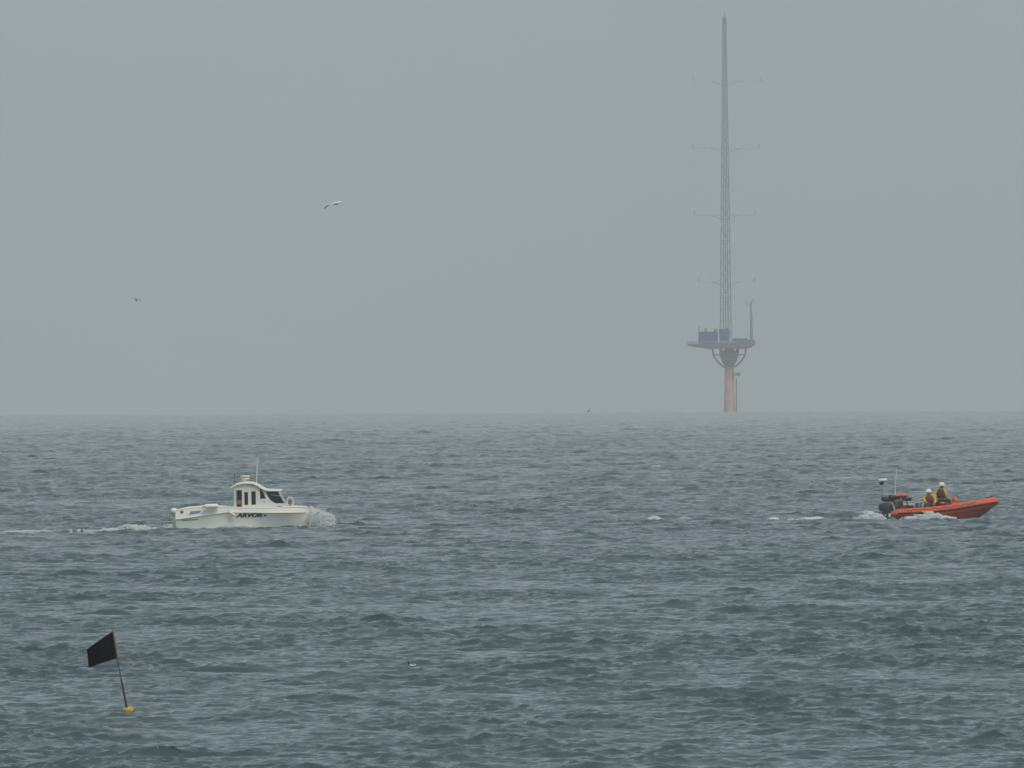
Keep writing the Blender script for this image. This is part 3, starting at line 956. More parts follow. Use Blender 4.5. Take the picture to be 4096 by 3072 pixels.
# roll frame with the folded righting bag, radar and aerial
k = MB()
for y in (-0.62, 0.62):
    k.tube([(0.10, y, 0.30), (-0.10, y, 0.72), (-0.16, y * 0.95, RZ(388)), (-0.16, y * 0.55, RZ(360))], 0.032, seg=8)
    k.tube([(0.62, y, 0.30), (0.42, y, RZ(392)), (-0.14, y * 0.95, RZ(385))], 0.028, seg=8)
k.tube([(-0.16, -0.6, RZ(362)), (-0.16, 0.6, RZ(362))], 0.032, seg=8)
k.tube([(0.42, -0.62, RZ(390)), (0.42, 0.62, RZ(390))], 0.028, seg=8)
k.tube([(-0.45, -0.5, RZ(392)), (-0.45, 0.5, RZ(392))], 0.028, seg=8)
k.tube([(-0.16, 0, RZ(390)), (-0.70, 0, RZ(392))], 0.03, seg=8)
k.build("roll_frame", M_CHAR, rib)
def lumps(mb, spots, seed, rough=0.18):
    rng = random.Random(seed)
    for c, r, sc in spots:
        t = bmesh.new(); bmesh.ops.create_icosphere(t, subdivisions=3, radius=1.0)
        ph = [rng.uniform(0, 6.28) for _ in range(6)]
        for v in t.verts:
            n = v.co.normalized()
            f = 1 + rough * (0.5 * math.sin(4 * n.x + ph[0]) * math.sin(5 * n.z + ph[1]) + 0.5 * math.sin(7 * n.y + ph[2]) * math.sin(6 * n.x + ph[3]) + 0.3 * math.sin(13 * n.z + ph[4]))
            v.co = Vector(c) + Vector((n.x * r * sc[0] * f, n.y * r * sc[1] * f, n.z * r * sc[2] * f))
        mb._take(t)
k = MB()
lumps(k, [((-0.55, -0.1, RZ(366)), 0.2, (1.2, 2.2, 0.60)), ((-0.30, -0.2, RZ(345)), 0.16, (1.0, 1.8, 0.8)), ((-0.16, 0.05, RZ(350)), 0.2, (1.0, 2.4, 0.70)), ((0.06, 0, RZ(345)), 0.16, (0.9, 2.6, 0.6))], 4)
k.build("folded_cover", M_MAROON, rib, angle=80)
k = MB()
lumps(k, [((0.05, -0.05, RZ(326)), 0.17, (1.1, 2.4, 0.50)), ((0.30, -0.08, RZ(324)), 0.19, (1.2, 2.3, 0.52))], 9, 0.12)
k.build("righting_airbag", M_ORANGE, rib, angle=80)
k = MB(); k.box(RX(655), RX(782), -0.5, 0.5, RZ(392), RZ(350), bevel=0.04); k.build("airbag_tray", M_NAVY, rib)
k = MB(); k.tube([(-0.70, 0, RZ(392)), (-0.705, 0, RZ(185))], [0.016, 0.014], seg=6); k.build("mast", M_DECKGREY, rib)
k = MB()
k.lathe([(0.10, -0.07), (0.19, -0.06), (0.225, -0.02), (0.225, 0.03), (0.19, 0.065), (0.09, 0.08)], seg=24, center=(-0.695, 0, RZ(127)))
rd = k.build("radar_dome", M_HELM, rib)
rd.rotation_euler = (0, rad(-7), 0)
rd.location = Vector((-0.695, 0, RZ(127))) - Matrix.Rotation(rad(-7), 3, 'Y') @ Vector((-0.695, 0, RZ(127)))
k = MB(); k.box(-0.86, -0.64, -0.07, 0.07, RZ(186), RZ(150), bevel=0.02); k.tube([(-0.70, 0, RZ(186)), (-0.70, 0, RZ(140))], 0.05, seg=10); k.build("radar_bracket", M_NAVY, rib)
k = MB(); k.tube([(-0.09, 0.3, RZ(372)), (-0.06, 0.3, RZ(180)), (0.0, 0.3, RZ(-8))], [0.016, 0.013, 0.010], seg=6); k.build("whip_aerial", M_VINYL, rib)
# deck furniture between the tubes
k = MB()
k.prism([(RX(925), 0.16), (RX(925), RZ(470)), (RX(955), RZ(425)), (RX(1130), RZ(405)), (RX(1235), RZ(372)), (RX(1262), RZ(395)), (RX(1262), 0.16)], -0.24, 0.24, bevel=0.04)
k.build("console_seat", M_BLACK, rib)
k = MB(); k.box(RX(668), RX(812), -0.62, -0.14, RZ(452), RZ(412), bevel=0.015); k.box(RX(662), RX(816), -0.64, -0.12, RZ(412), RZ(399), bevel=0.012)
lk = k.build("locker", M_PALE, rib)
k = MB(); k.box(RX(690), RX(805), -0.58, -0.18, 0.16, RZ(452)); k.build("locker_base", M_BLACK, lk)
k = MB(); k.box(0.05, 0.55, -0.6, 0.6, 0.18, 0.58, bevel=0.06); k.build("fuel_locker", M_NAVY, rib)
k = MB(); k.box(RX(835), RX(905), -0.42, 0.42, 0.16, RZ(412), bevel=0.05); k.build("stowage_pod", M_DECKGREY, rib)
k = MB()
k.tube([(RX(815), -0.5, RZ(425)), (RX(870), -0.52, RZ(410)), (RX(940), -0.5, RZ(402))], 0.022, seg=8)
k.tube([(RX(870), -0.52, RZ(410)), (RX(874), -0.52, RZ(470))], 0.018, seg=8)
k.tube([(RX(925), -0.5, RZ(403)), (RX(930), -0.5, RZ(470))], 0.018, seg=8)
k.build("handrail", M_PALE, rib)
# loose gear: top-level things
g = thing("kit_bag", inside(rib, (RX(628), -0.52, RZ(438))), "lumpy maroon kit bag wedged at the lifeboat's stern behind the pale locker", "bag", rot=rib.rotation_euler)
k = MB(); lumps(k, [((0, 0, 0.02), 0.15, (1.0, 1.2, 1.4)), ((0.02, 0.05, -0.15), 0.17, (1.1, 1.1, 1.1))], 31); k.build("bag_body", M_MAROON, g, angle=80)
g = thing("rope_coil", inside(rib, (RX(575), -0.55, RZ(425))), "coil of orange-yellow rope hung by the lifeboat's outboards", "rope", rot=rib.rotation_euler)
k = MB()
for i in range(4):
    k.tube([((0.10 + 0.012 * i) * math.cos(q), -0.03 * i + 0.02 * math.sin(3 * q), (0.10 + 0.01 * i) * math.sin(q)) for q in [2 * math.pi * j / 18 for j in range(19)]], 0.020, seg=6, caps=False)
k.build("coil", mat("orange_yellow_rope", (0.50, 0.25, 0.05), 0.8, noise=0.4, nscale=30), g)
g = thing("stowage_bag", inside(rib, (RX(1330), -0.15, RZ(400))), "orange stowage bag standing on the lifeboat's foredeck, ahead of the crew", "bag", rot=rib.rotation_euler)
k = MB(); lumps(k, [((0.02, 0, 0.03), 0.16, (1.0, 1.5, 1.25)), ((-0.14, 0.1, -0.05), 0.14, (1.3, 1.5, 1.0)), ((-0.03, 0, -0.2), 0.20, (1.2, 1.5, 1.1))], 17, 0.1); k.build("bag_body", M_ORANGE, g, angle=80)
k = MB(); k.tube([(0.09, -0.1, 0.19), (0.16, 0, 0.2), (0.27, 0.03, 0.215)], 0.014, seg=6); k.build("strap", M_BLACK, g)
g = thing("dark_gear_bundle", inside(rib, (RX(1245), -0.25, RZ(405))), "dark bundle of gear with orange flap between the standing crew member and orange bag", "bundle", rot=rib.rotation_euler)
k = MB(); lumps(k, [((0, 0, 0.03), 0.13, (1.15, 1.5, 0.9)), ((-0.04, 0, -0.14), 0.16, (1.4, 1.4, 1.0))], 27); k.build("bundle", M_NAVY, g, angle=80)
k = MB(); lumps(k, [((-0.26, -0.1, -0.07), 0.10, (1.4, 1.2, 0.7))], 29); k.build("flap", M_ORANGE, g, angle=80)

# crew: one seated looking aft, one standing
p1 = thing("person", inside(rib, (RX(1015), -0.18, 0.16)), "seated lifeboat crew member in yellow drysuit and white helmet, leaning aft of the standing one", "person", rot=rib.rotation_euler, group="lifeboat crew in helmets")
zb = RZ(350) - 0.16
J1 = dict(pelvis=(0.04, 0, 0.56), waist=(0.04, 0, 0.68), chest=(0.02, -0.01, 0.90), neck=(-0.01, -0.02, 1.03), jaw=(-0.05, -0.05, 1.085), crown=(-0.06, -0.055, 1.17),
          shL=(-0.17, 0.02, 0.96), elL=(-0.32, -0.04, 0.82), wrL=(-0.22, -0.20, 0.70), palmL=(-0.15, -0.25, 0.68),
          shR=(0.19, -0.03, 0.96), elR=(0.26, -0.10, 0.77), wrR=(0.22, -0.22, 0.63), palmR=(0.19, -0.28, 0.59),
          hipL=(-0.08, -0.04, 0.54), knL=(-0.16, -0.38, 0.50), anL=(-0.15, -0.42, 0.10), toL=(-0.18, -0.54, 0.05),
          hipR=(0.13, -0.04, 0.54), knR=(0.20, -0.36, 0.48), anR=(0.18, -0.40, 0.10), toR=(0.20, -0.53, 0.05))
make_person(p1, J1, RAD, zoneset(0, 0, 1, 2, 3, 4, [M_YELLOW, M_SUIT, M_SKIN, M_BLACK, BLACKEYE], (-0.6, -0.8, -0.1)))
helmet(p1, (-0.062, -0.052, 1.175), (-0.6, -0.8, 0))
life_jacket(p1, J1, mat("red_life_jacket", (0.24, 0.035, 0.032), 0.7, noise=0.3, nscale=12), 0.86)
p2 = thing("person", inside(rib, (RX(1160), 0.05, 0.18)), "taller standing lifeboat crew member in maroon life jacket, yellow sleeves and small white helmet", "person", rot=rib.rotation_euler, group="lifeboat crew in helmets")
J2 = dict(pelvis=(0.02, 0, 0.78), waist=(0.02, 0, 0.90), chest=(0.02, 0, 1.14), neck=(0.02, 0, 1.31), jaw=(0.03, 0.0, 1.39), crown=(0.03, 0, 1.475),
          shL=(-0.14, 0.10, 1.23), elL=(-0.30, 0.06, 1.02), wrL=(-0.36, -0.08, 0.86), palmL=(-0.38, -0.14, 0.80),
          shR=(0.17, -0.10, 1.22), elR=(0.25, -0.13, 0.98), wrR=(0.27, -0.02, 0.78), palmR=(0.28, 0.04, 0.72),
          hipL=(-0.07, 0.06, 0.72), knL=(-0.08, 0.02, 0.40), anL=(-0.12, 0.12, 0.09), toL=(-0.02, 0.12, 0.05),
          hipR=(0.11, -0.06, 0.72), knR=(0.16, -0.08, 0.40), anR=(0.12, -0.06, 0.09), toR=(0.24, -0.08, 0.05))
make_person(p2, J2, RAD, zoneset(0, 0, 1, 2, 3, 4, [M_YELLOW, M_SUIT, M_SKIN, M_BLACK, BLACKEYE], (0.9, 0.3, 0)))
helmet(p2, (0.03, 0, 1.475), (0.9, 0.3, 0))
life_jacket(p2, J2, M_MAROON, 0.95)

# ------------------------------------------------------------------ met mast on its monopile
TD = 12000.0                        # beyond the horizon: the sea hides its foot
QT = TD / 7000.0                    # the tower is built small and set up at its full height
ST = TD / F_PX / QT
tx0 = at(2650 + 808 * 0.3316, 1640, TD)
TBASE = drop(tx0.x, TD)
TZ = lambda py: (at(2918, py, TD).z - TBASE) / QT
tower = thing("met_mast", (tx0.x, TD, TBASE), "hazy offshore mast: tall thin lattice tower over a dark-cabined platform on an orange pile", "mast", scale=QT)
TX = lambda zx: (zx - 808) * 0.3316 * ST
TY = lambda zy: TZ(1150 + zy * 0.3316)
M_PILE = mat("haze_paled_orange_pile", (0.86, 0.48, 0.34), 0.6, noise=0.25, nscale=0.6)  # orange paint, paled and pinked to carry some of the haze
M_TOWER = mat("haze_blued_steel", (0.24, 0.33, 0.42), 0.6, noise=0.2, nscale=0.7)  # steel with the blue paleness of haze put into its colour
M_CABD = mat("hazed_dark_blue_cabin", (0.035, 0.12, 0.32), 0.5, noise=0.2, nscale=0.8)  # dark cabins, their blue deepened to imitate the haze tint
M_PLAT = mat("platform_steel", (0.22, 0.18, 0.18), 0.6, noise=0.3, nscale=0.8)
M_CONE = mat("transition_piece", (0.44, 0.31, 0.27), 0.6, noise=0.25, nscale=0.8)
k = MB(); k.lathe([(1.18, -9.0), (1.16, TY(1500)), (1.02, TY(1250)), (0.90, TY(962))], seg=28); k.build("monopile", M_PILE, tower)
k = MB(); k.lathe([(0.90, TY(962) + 0.003), (1.05, TY(930)), (1.45, TY(850)), (1.50, TY(800)), (1.25, TY(765)), (0.8, TY(735))], seg=28); k.build("transition_cone", M_CONE, tower)
k = MB()
for i in range(6):       # bowed struts from the deck to the pile head
    a = i * math.pi / 3 + 0.05
    k.tube([(math.cos(a) * r, math.sin(a) * r, z) for r, z in ((3.4, TY(738)), (3.35, TY(790)), (3.1, TY(835)), (2.2, TY(905)), (1.0, TY(965)))], 0.17, seg=8)
k.tube([(3.3 * math.cos(q), 3.3 * math.sin(q), TY(812)) for q in [2 * math.pi * i / 24 for i in range(25)]], 0.12, seg=6, caps=False)
k.build("deck_struts", M_TOWER, tower)
k = MB()                  # deck: deep in the middle, thin at the rim, longer towards the left
deck = [(300, 688), (310, 702), (540, 738), (1040, 738), (1128, 690), (1120, 676), (860, 672), (300, 676)]
k.prism([(TX(a), TY(b)) for a, b in deck], -4.5, 4.5, bevel=0.15)
pf = k.build("platform", M_PLAT, tower)
k = MB()
for y in (-4.4, 4.4):
    for zz in (660, 648): k.tube([(TX(300), y, TY(zz)), (TX(1125), y, TY(zz))], 0.05, seg=6)
    for i in range(13): k.tube([(TX(300 + 825 * i / 12), y, TY(680)), (TX(300 + 825 * i / 12), y, TY(648))], 0.05, seg=6)
for xx in (300, 1125):
    for zz in (660, 648): k.tube([(TX(xx), -4.4, TY(zz)), (TX(xx), 4.4, TY(zz))], 0.05, seg=6)
k.build("railing", M_TOWER, pf)
k = MB(); k.box(TX(452), TX(672), -2.4, 0.2, TY(674), TY(532), bevel=0.1)
for i in range(9): k.box(TX(462 + i * 23.5), TX(472 + i * 23.5), -2.46, -2.39, TY(665), TY(542))
k.build("cabin", M_CABD, tower)
k = MB(); k.tube([(TX(443), -1, TY(674)), (TX(443), -1, TY(470))], [0.16, 0.10], seg=8); k.build("cabin_aerial", M_TOWER, tower)
k = MB(); k.tube([(TX(525), 0, TY(532)), (TX(525), 0, TY(488))], 0.25, seg=8); k.build("cabin_vent", M_TOWER, tower)
k = MB(); k.box(TX(620), TX(668), -1.5, 0, TY(532), TY(496), bevel=0.08); k.build("roof_box", M_TOWER, tower)
k = MB(); k.box(TX(688), TX(812), -1.8, 1.6, TY(612), TY(498), bevel=0.1); k.box(TX(690), TX(800), -1.6, 1.4, TY(640), TY(612)); k.build("upper_cabin", M_CABD, tower)
k = MB(); k.box(TX(850), TX(1030), -2.2, 1.8, TY(676), TY(614), bevel=0.1); k.box(TX(1035), TX(1108), -1.8, 1.0, TY(684), TY(628), bevel=0.08); k.build("equipment_housing", M_CABD, tower)
k = MB()
k.tube([(TX(1078), -1.5, TY(690)), (TX(1078), -1.5, TY(380)), (TX(1070), -1.5, TY(178))], [0.34, 0.26, 0.14], seg=10)
k.tube([(TX(1072), -1.5, TY(235)), (TX(1000), -1.5, TY(165))], 0.07, seg=6)
k.tube([(TX(1072), -1.5, TY(215)), (TX(1105), -1.5, TY(140))], 0.06, seg=6)
k.build("crane_mast", M_TOWER, tower)
k = MB(); k.box(TX(862), TX(938), -1.2, 1.0, TY(1072), TY(1058)); k.box(TX(880), TX(936), -1.0, 0.8, TY(1058), TY(1026))
for xx in (866, 900, 935): k.tube([(TX(xx), -1.15, TY(1060)), (TX(xx), -1.15, TY(1018))], 0.06, seg=6)
k.build("access_landing", M_TOWER, tower)
k = MB()
for y in (-0.9, 0.9): k.tube([(TX(892), y, -3), (TX(892), y, TY(1095))], 0.13, seg=8)
for i in range(26): k.tube([(TX(892), -0.9, -1 + i * 0.32), (TX(892), 0.9, -1 + i * 0.32)], 0.035, seg=5)
k.build("boat_landing_ladder", mat("greenish_ladder", (0.26, 0.29, 0.18), 0.7, noise=0.3), tower)
# the lattice tower
k = MB()
z0, z1 = TY(690), TZ(70)
c0 = (TX(768), 0.0); w0_, w1_ = 1.15, 0.33
def leg(i, z):
    t = (z - z0) / (z1 - z0); wv = w0_ + (w1_ - w0_) * t
    sx = (-1, 1, 1, -1)[i]; sy = (-1, -1, 1, 1)[i]
    return Vector((c0[0] + sx * wv, sy * wv, z))
NB = 34
zs = [z0 + (z1 - z0) * (1 - (1 - i / NB) ** 1.25) for i in range(NB + 1)]
for i in range(4): k.tube([leg(i, z0), leg(i, z1)], [0.105, 0.07], seg=6)
for za, zb in zip(zs, zs[1:]):
    for i in range(4):
        j = (i + 1) % 4
        k.tube([leg(i, za), leg(j, zb)], 0.036, seg=5)
        k.tube([leg(j, za), leg(i, zb)], 0.036, seg=5)
        k.tube([leg(i, zb), leg(j, zb)], 0.036, seg=5)
k.build("lattice_tower", M_TOWER, tower)
k = MB()                     # cable trays and ladder run up the middle
for f in (-0.48, 0.0, 0.48):
    k.tube([(c0[0] + f * w0_, 0.2, z0), (c0[0] + f * w1_, 0.05, z1)], [0.13, 0.05], seg=6)
for i in range(120):
    z = z0 + (z1 - z0) * i / 120; wv = w0_ + (w1_ - w0_) * i / 120
    k.tube([(c0[0] - 0.5 * wv, 0.1, z), (c0[0] + 0.5 * wv, 0.1, z)], 0.03, seg=4)
k.build("cable_tray", mat("haze_paled_tray", (0.34, 0.42, 0.49), 0.6, noise=0.15), tower)  # tray tone lightened towards the hazy sky
k = MB(); k.box(c0[0] - 0.34, c0[0] + 0.34, -0.35, 0.35, TZ(92), TZ(66), bevel=0.08); k.tube([(c0[0], 0, TZ(66)), (c0[0], 0, TZ(50))], 0.09, seg=6); k.build("top_instrument", M_TOWER, tower)
bm0 = None
for py, la, lb in ((324, -128, 150), (593, -132, 140), (861, -126, 122), (1128, -110, 118)):
    k = MB(); z = TZ(py)
    for s, L_ in ((-1, -la), (1, lb)):
        xx = L_ * ST * s
        k.tube([(c0[0], 0, z), (c0[0] + xx, 0, z)], [0.032, 0.024], seg=6)
        k.tube([(c0[0] + s * 0.3, 0, z - 1.0), (c0[0] + xx * 0.45, 0, z)], 0.045, seg=5)
        k.tube([(c0[0] + xx * 0.98, 0, z), (c0[0] + xx * 0.98, 0, z + 0.7)], 0.06, seg=6)
        k.ball((c0[0] + xx * 0.98, 0, z + 0.75), 0.16, (1, 1, 0.7), 1)
    k.build("sensor_boom", M_TOWER, tower)

# ------------------------------------------------------------------ flagged marker buoy
FP = seen_spot(508, 2846)
SF = FP.y / F_PX
GX = lambda zx: (zx - 945) * 0.2411 * SF
GZ = lambda zy: (1515 - zy) * 0.2411 * SF
fo_ = at(280 + 945 * 0.2411, 2480 + 1515 * 0.2411, FP.y)
flag_org = Vector((FP.x, FP.y, FP.z + 0.018))
M_FLAG = mat("black_flag_cloth", (0.003, 0.004, 0.0045), 0.9, spec=0.08, noise=0.3, nscale=8)
M_YPL = mat("yellow_float_plastic", (0.60, 0.40, 0.018), 0.5, noise=0.25, nscale=12, tint2=(0.46, 0.30, 0.015))
M_YTAPE = mat("dull_yellow_sleeve", (0.29, 0.27, 0.05), 0.6, noise=0.25, nscale=25)
M_POLE = mat("grey_pole", (0.045, 0.048, 0.06), 0.5, noise=0.2, nscale=20)
M_PMAR = mat("maroon_pole_wrap", (0.055, 0.022, 0.030), 0.6, noise=0.3, nscale=20)
M_PINK = mat("faded_pink_tape", (0.42, 0.20, 0.22), 0.6, noise=0.3, nscale=30)
dan = thing("marker_buoy", flag_org, "leaning marker buoy with black flag on a thin pole and yellow float", "buoy")
tail = [(710, 190), (745, 420), (782, 645), (802, 720), (832, 900), (862, 1050), (888, 1180), (912, 1310), (936, 1455), (960, 1600)]
P3 = lambda zx, zy, y=0.0: (GX(zx), y, GZ(zy))
k = MB(); k.tube([P3(*p) for p in tail[:6]] , [0.007, 0.009, 0.010, 0.0105, 0.012, 0.013], seg=8, round_ends=True)
k.tube([P3(703, 165), P3(710, 195)], 0.004, seg=6); k.build("pole", M_POLE, dan)
k = MB(); k.tube([P3(*p) for p in [(846, 975), (862, 1050), (888, 1180), (912, 1310), (936, 1455), (962, 1600)]], [0.014, 0.019, 0.022, 0.0215, 0.022, 0.022], seg=10); k.build("lower_pole", M_PMAR, dan)
k = MB(); k.tube([P3(884, 1165), P3(900, 1245)], [0.022, 0.021], seg=10); k.build("tape_band", M_PINK, dan)
k = MB(); k.tube([P3(728, 205, -0.004), P3(765, 420, -0.004), P3(797, 640, -0.004)], [0.0115, 0.0135, 0.013], seg=8); k.build("flag_sleeve", M_YTAPE, dan)
# flag cloth: hoist on the pole, stiff in the wind, with soft folds
hoist = lambda t: (712 + (778 - 712) * t, 200 + (645 - 200) * t)
def fly(t):
    return (lerp_curve([0, 0.2, 0.45, 1], [275, 286, 300, 300], t), lerp_curve([0, 0.2, 0.45, 1], [500, 560, 640, 803], t))
def topedge(s): return (lerp_curve([0, .4, .7, 1], [712, 530, 400, 275], s), lerp_curve([0, .4, .7, 1], [200, 318, 408, 500], s))
def botedge(s): return (lerp_curve([0, .25, .6, 1], [778, 655, 480, 300], s), lerp_curve([0, .25, .6, 1], [645, 690, 738, 803], s))
nu, nv = 28, 20
front, back = [], []
for i in range(nu + 1):
    s = i / nu; rf, rb = [], []
    for j in range(nv + 1):
        t = j / nv
        a, b, hh, ff = topedge(s), botedge(s), hoist(t), fly(t)
        xx = (a[0] * (1 - t) + b[0] * t) + (hh[0] * (1 - s) + ff[0] * s) - (hoist(0)[0] * (1 - s) * (1 - t) + hoist(1)[0] * (1 - s) * t + fly(0)[0] * s * (1 - t) + fly(1)[0] * s * t)
        zz = (a[1] * (1 - t) + b[1] * t) + (hh[1] * (1 - s) + ff[1] * s) - (hoist(0)[1] * (1 - s) * (1 - t) + hoist(1)[1] * (1 - s) * t + fly(0)[1] * s * (1 - t) + fly(1)[1] * s * t)
        y = 0.26 * s + 0.055 * s ** 0.7 * math.sin(7.0 * s + 2.6 * t) + 0.018 * s * math.sin(15 * s - 5 * t); zz += 7 * s * math.sin(6.5 * s + 1.0 + 2 * t) * (0.4 + 0.6 * t); xx += 5 * s * math.sin(8 * t + 1)
        rf.append((GX(xx), y - 0.002, GZ(zz))); rb.append((GX(xx), y + 0.002, GZ(zz)))
    front.append(rf); back.append(rb)
k = MB(); k.grid(front); k.grid(back)
k.grid([front[-1], back[-1]]); k.grid([front[0], back[0]])
k.grid([[r[0] for r in front], [r[0] for r in back]]); k.grid([[r[-1] for r in front], [r[-1] for r in back]])
k.build("flag", M_FLAG, dan, angle=70)
k = MB()
rows = []
for zz, r in ((-0.10, 0.055), (-0.07, 0.09), (-0.01, 0.118), (0.03, 0.122), (0.062, 0.105), (0.078, 0.06), (0.08, 0.02)):
    rows.append([(0.012 + r * (1 + 0.10 * math.sin(3 * q + 1)) * math.cos(q), r * (1 + 0.10 * math.sin(3 * q + 1)) * math.sin(q), zz + 0.018 * math.cos(q - 0.4)) for q in [2 * math.pi * i / 28 for i in range(29)]])
k.grid(rows)
k.build("float", M_YPL, dan, angle=60)
k = MB(); k.tube([(0.085, -0.06, 0.05), (0.098, -0.075, 0.0), (0.10, -0.08, -0.06)], 0.008, seg=6); k.build("tether", M_VINYL, dan)

# ------------------------------------------------------------------ birds
M_GULLW = mat("gull_white", (0.80, 0.80, 0.74), 0.7, noise=0.05, nscale=20)
M_GULLG = mat("gull_grey_wing", (0.20, 0.21, 0.22), 0.7, noise=0.25, nscale=12)
M_BIRDD = mat("dark_plumage", (0.030, 0.030, 0.034), 0.7, noise=0.3, nscale=12)
M_BILL = mat("bill", (0.45, 0.28, 0.06), 0.5, noise=0.1)
def bird_body(k, L, r, fw, up):
    s = fw.cross(up).normalized(); rows = []
    for t, q in ((-0.5, 0.05), (-0.36, 0.45), (-0.15, 0.9), (0.05, 1.0), (0.2, 0.86), (0.31, 0.55), (0.38, 0.56), (0.45, 0.48), (0.5, 0.12)):
        c = fw * L * t + up * (0.25 * r if t > 0.25 else 0)
        rows.append([c + s * (math.cos(a) * r * q * (1.35 if t < -0.4 else 1)) + up * (math.sin(a) * r * q) for a in [2 * math.pi * i / 14 for i in range(15)]])
    k.grid(rows)
    k.tube([fw * L * 0.47 + up * r * 0.2, fw * L * 0.58 + up * r * 0.12], [r * 0.16, r * 0.05], seg=6)
def bird_wing(k, pts, chord, fw, up):
    """pts: shoulder, wrist, tip"""
    rows = []
    for p, c in zip(smoothline(pts, 5), np.interp(np.linspace(0, 1, 11), [0, .45, .8, 1], [chord, chord * 0.9, chord * 0.55, chord * 0.08])):
        p = Vector(p)
        rows.append([p + fw * c * 0.5, p + fw * c * 0.25 + up * c * 0.10, p - fw * c * 0.1 + up * c * 0.08, p - fw * c * 0.5, p - fw * c * 0.1 - up * c * 0.02, p + fw * c * 0.5])
    k.grid(rows)
    k.bm.faces.new([v for v in [k.bm.verts.new(q) for q in rows[0][:-1]]])
def flyer(loc, span, fw, up, dih, label, mbody, mwing, twist=None):
    fw = Vector(fw).normalized(); up = Vector(up); up = (up - fw * up.dot(fw)).normalized(); s = fw.cross(up).normalized()
    b = thing("bird", loc, label, "bird")
    k = MB(); bird_body(k, span * 0.43, span * 0.058, fw, up); k.build("body", mbody, b, angle=80)
    for sg, (d1, d2) in ((1, dih[0]), (-1, dih[1])):
        sh = s * sg * span * 0.04 + up * span * 0.02 + fw * span * 0.03
        wr = sh + (s * sg * math.cos(d1) + up * math.sin(d1)) * span * 0.20 + fw * span * 0.05
        tp = wr + (s * sg * math.cos(d2) + up * math.sin(d2)) * span * 0.27 - fw * span * 0.09
        k = MB(); bird_wing(k, [sh, wr, tp], span * 0.13, fw, up); k.build("wing", mwing[0 if sg > 0 else 1], b, angle=80)
    return b
# pale gull banking: one dark-tipped wing down towards the tail side, lit body, the other wing away
g = thing("bird", at(1346, 813, 1300), "pale gull banking in flight high above the white motorboat", "bird")
gf, gu = Vector((0.95, 0.15, 0.17)).normalized(), Vector((-0.17, -0.25, 0.95))
gu = (gu - gf * gu.dot(gf)).normalized()
k = MB(); bird_body(k, 0.40, 0.062, gf, gu); k.build("body", M_GULLW, g, angle=80)
k = MB(); bird_wing(k, [(-0.02, -0.04, 0.02), (-0.16, -0.30, -0.03), (-0.33, -0.36, -0.09)], 0.15, gf, gu); k.build("wing", M_GULLW, g, angle=80)
k = MB(); bird_wing(k, [(-0.30, -0.36, -0.075), (-0.38, -0.38, -0.13), (-0.46, -0.36, -0.21)], 0.11, gf, gu); k.build("wing_tip", M_GULLG, g, angle=80)
k = MB(); bird_wing(k, [(0.0, 0.04, 0.02), (0.06, 0.30, 0.06), (0.0, 0.60, 0.04)], 0.15, gf, gu); k.build("wing", M_GULLW, g, angle=80)
flyer(at(545, 1201, 2600), 1.0, (0.3, 0.9, 0.1), (0.1, -0.35, 0.9), ((rad(18), rad(-14)), (rad(22), rad(-20))),
      "small dark bird far off, low in the sky beyond the flag and motorboat", M_BIRDD, (M_BIRDD, M_BIRDD))
flyer(at(2353, 1646, 4200), 1.05, (0.55, 0.8, 0.2), (-0.5, -0.3, 0.8), ((rad(40), rad(30)), (rad(10), rad(-6))),
      "tiny dark bird skimming the horizon between the motorboat and the mast", M_BIRDD, (M_BIRDD, M_BIRDD))
# the swimming bird: dark upright head and neck, white flank
BP = seen_spot(1648, 2666)
SB = BP.y / F_PX
sw = thing("swimming_bird", (BP.x, BP.y, BP.z + 0.01), "dark-headed white-bodied waterbird floating alone on the near waves", "bird", scale=0.75)
k = MB(); rows = []
for x, r, z in ((-0.10, 0.012, 0.05), (-0.075, 0.035, 0.035), (-0.02, 0.055, 0.02), (0.05, 0.06, 0.02), (0.10, 0.045, 0.03), (0.14, 0.012, 0.045)):
    rows.append([(x, r * math.cos(a), z + 0.7 * r * math.sin(a)) for a in [2 * math.pi * i / 14 for i in range(15)]])
k.grid(rows); k.build("body", M_GULLW, sw, angle=80)
k = MB(); k.tube([(-0.07, 0, 0.03), (-0.10, 0, 0.07), (-0.105, 0, 0.115), (-0.12, 0, 0.14)], [0.026, 0.022, 0.022, 0.024], seg=10, round_ends=True)
k.tube([(-0.13, 0, 0.137), (-0.175, 0, 0.127)], [0.009, 0.004], seg=6); k.build("head", M_BIRDD, sw)
k = MB(); k.tube([(0.0, -0.03, 0.055), (0.06, -0.03, 0.062), (0.13, 0, 0.055)], [0.02, 0.03, 0.008], seg=8); k.build("wing", M_GULLG, sw)

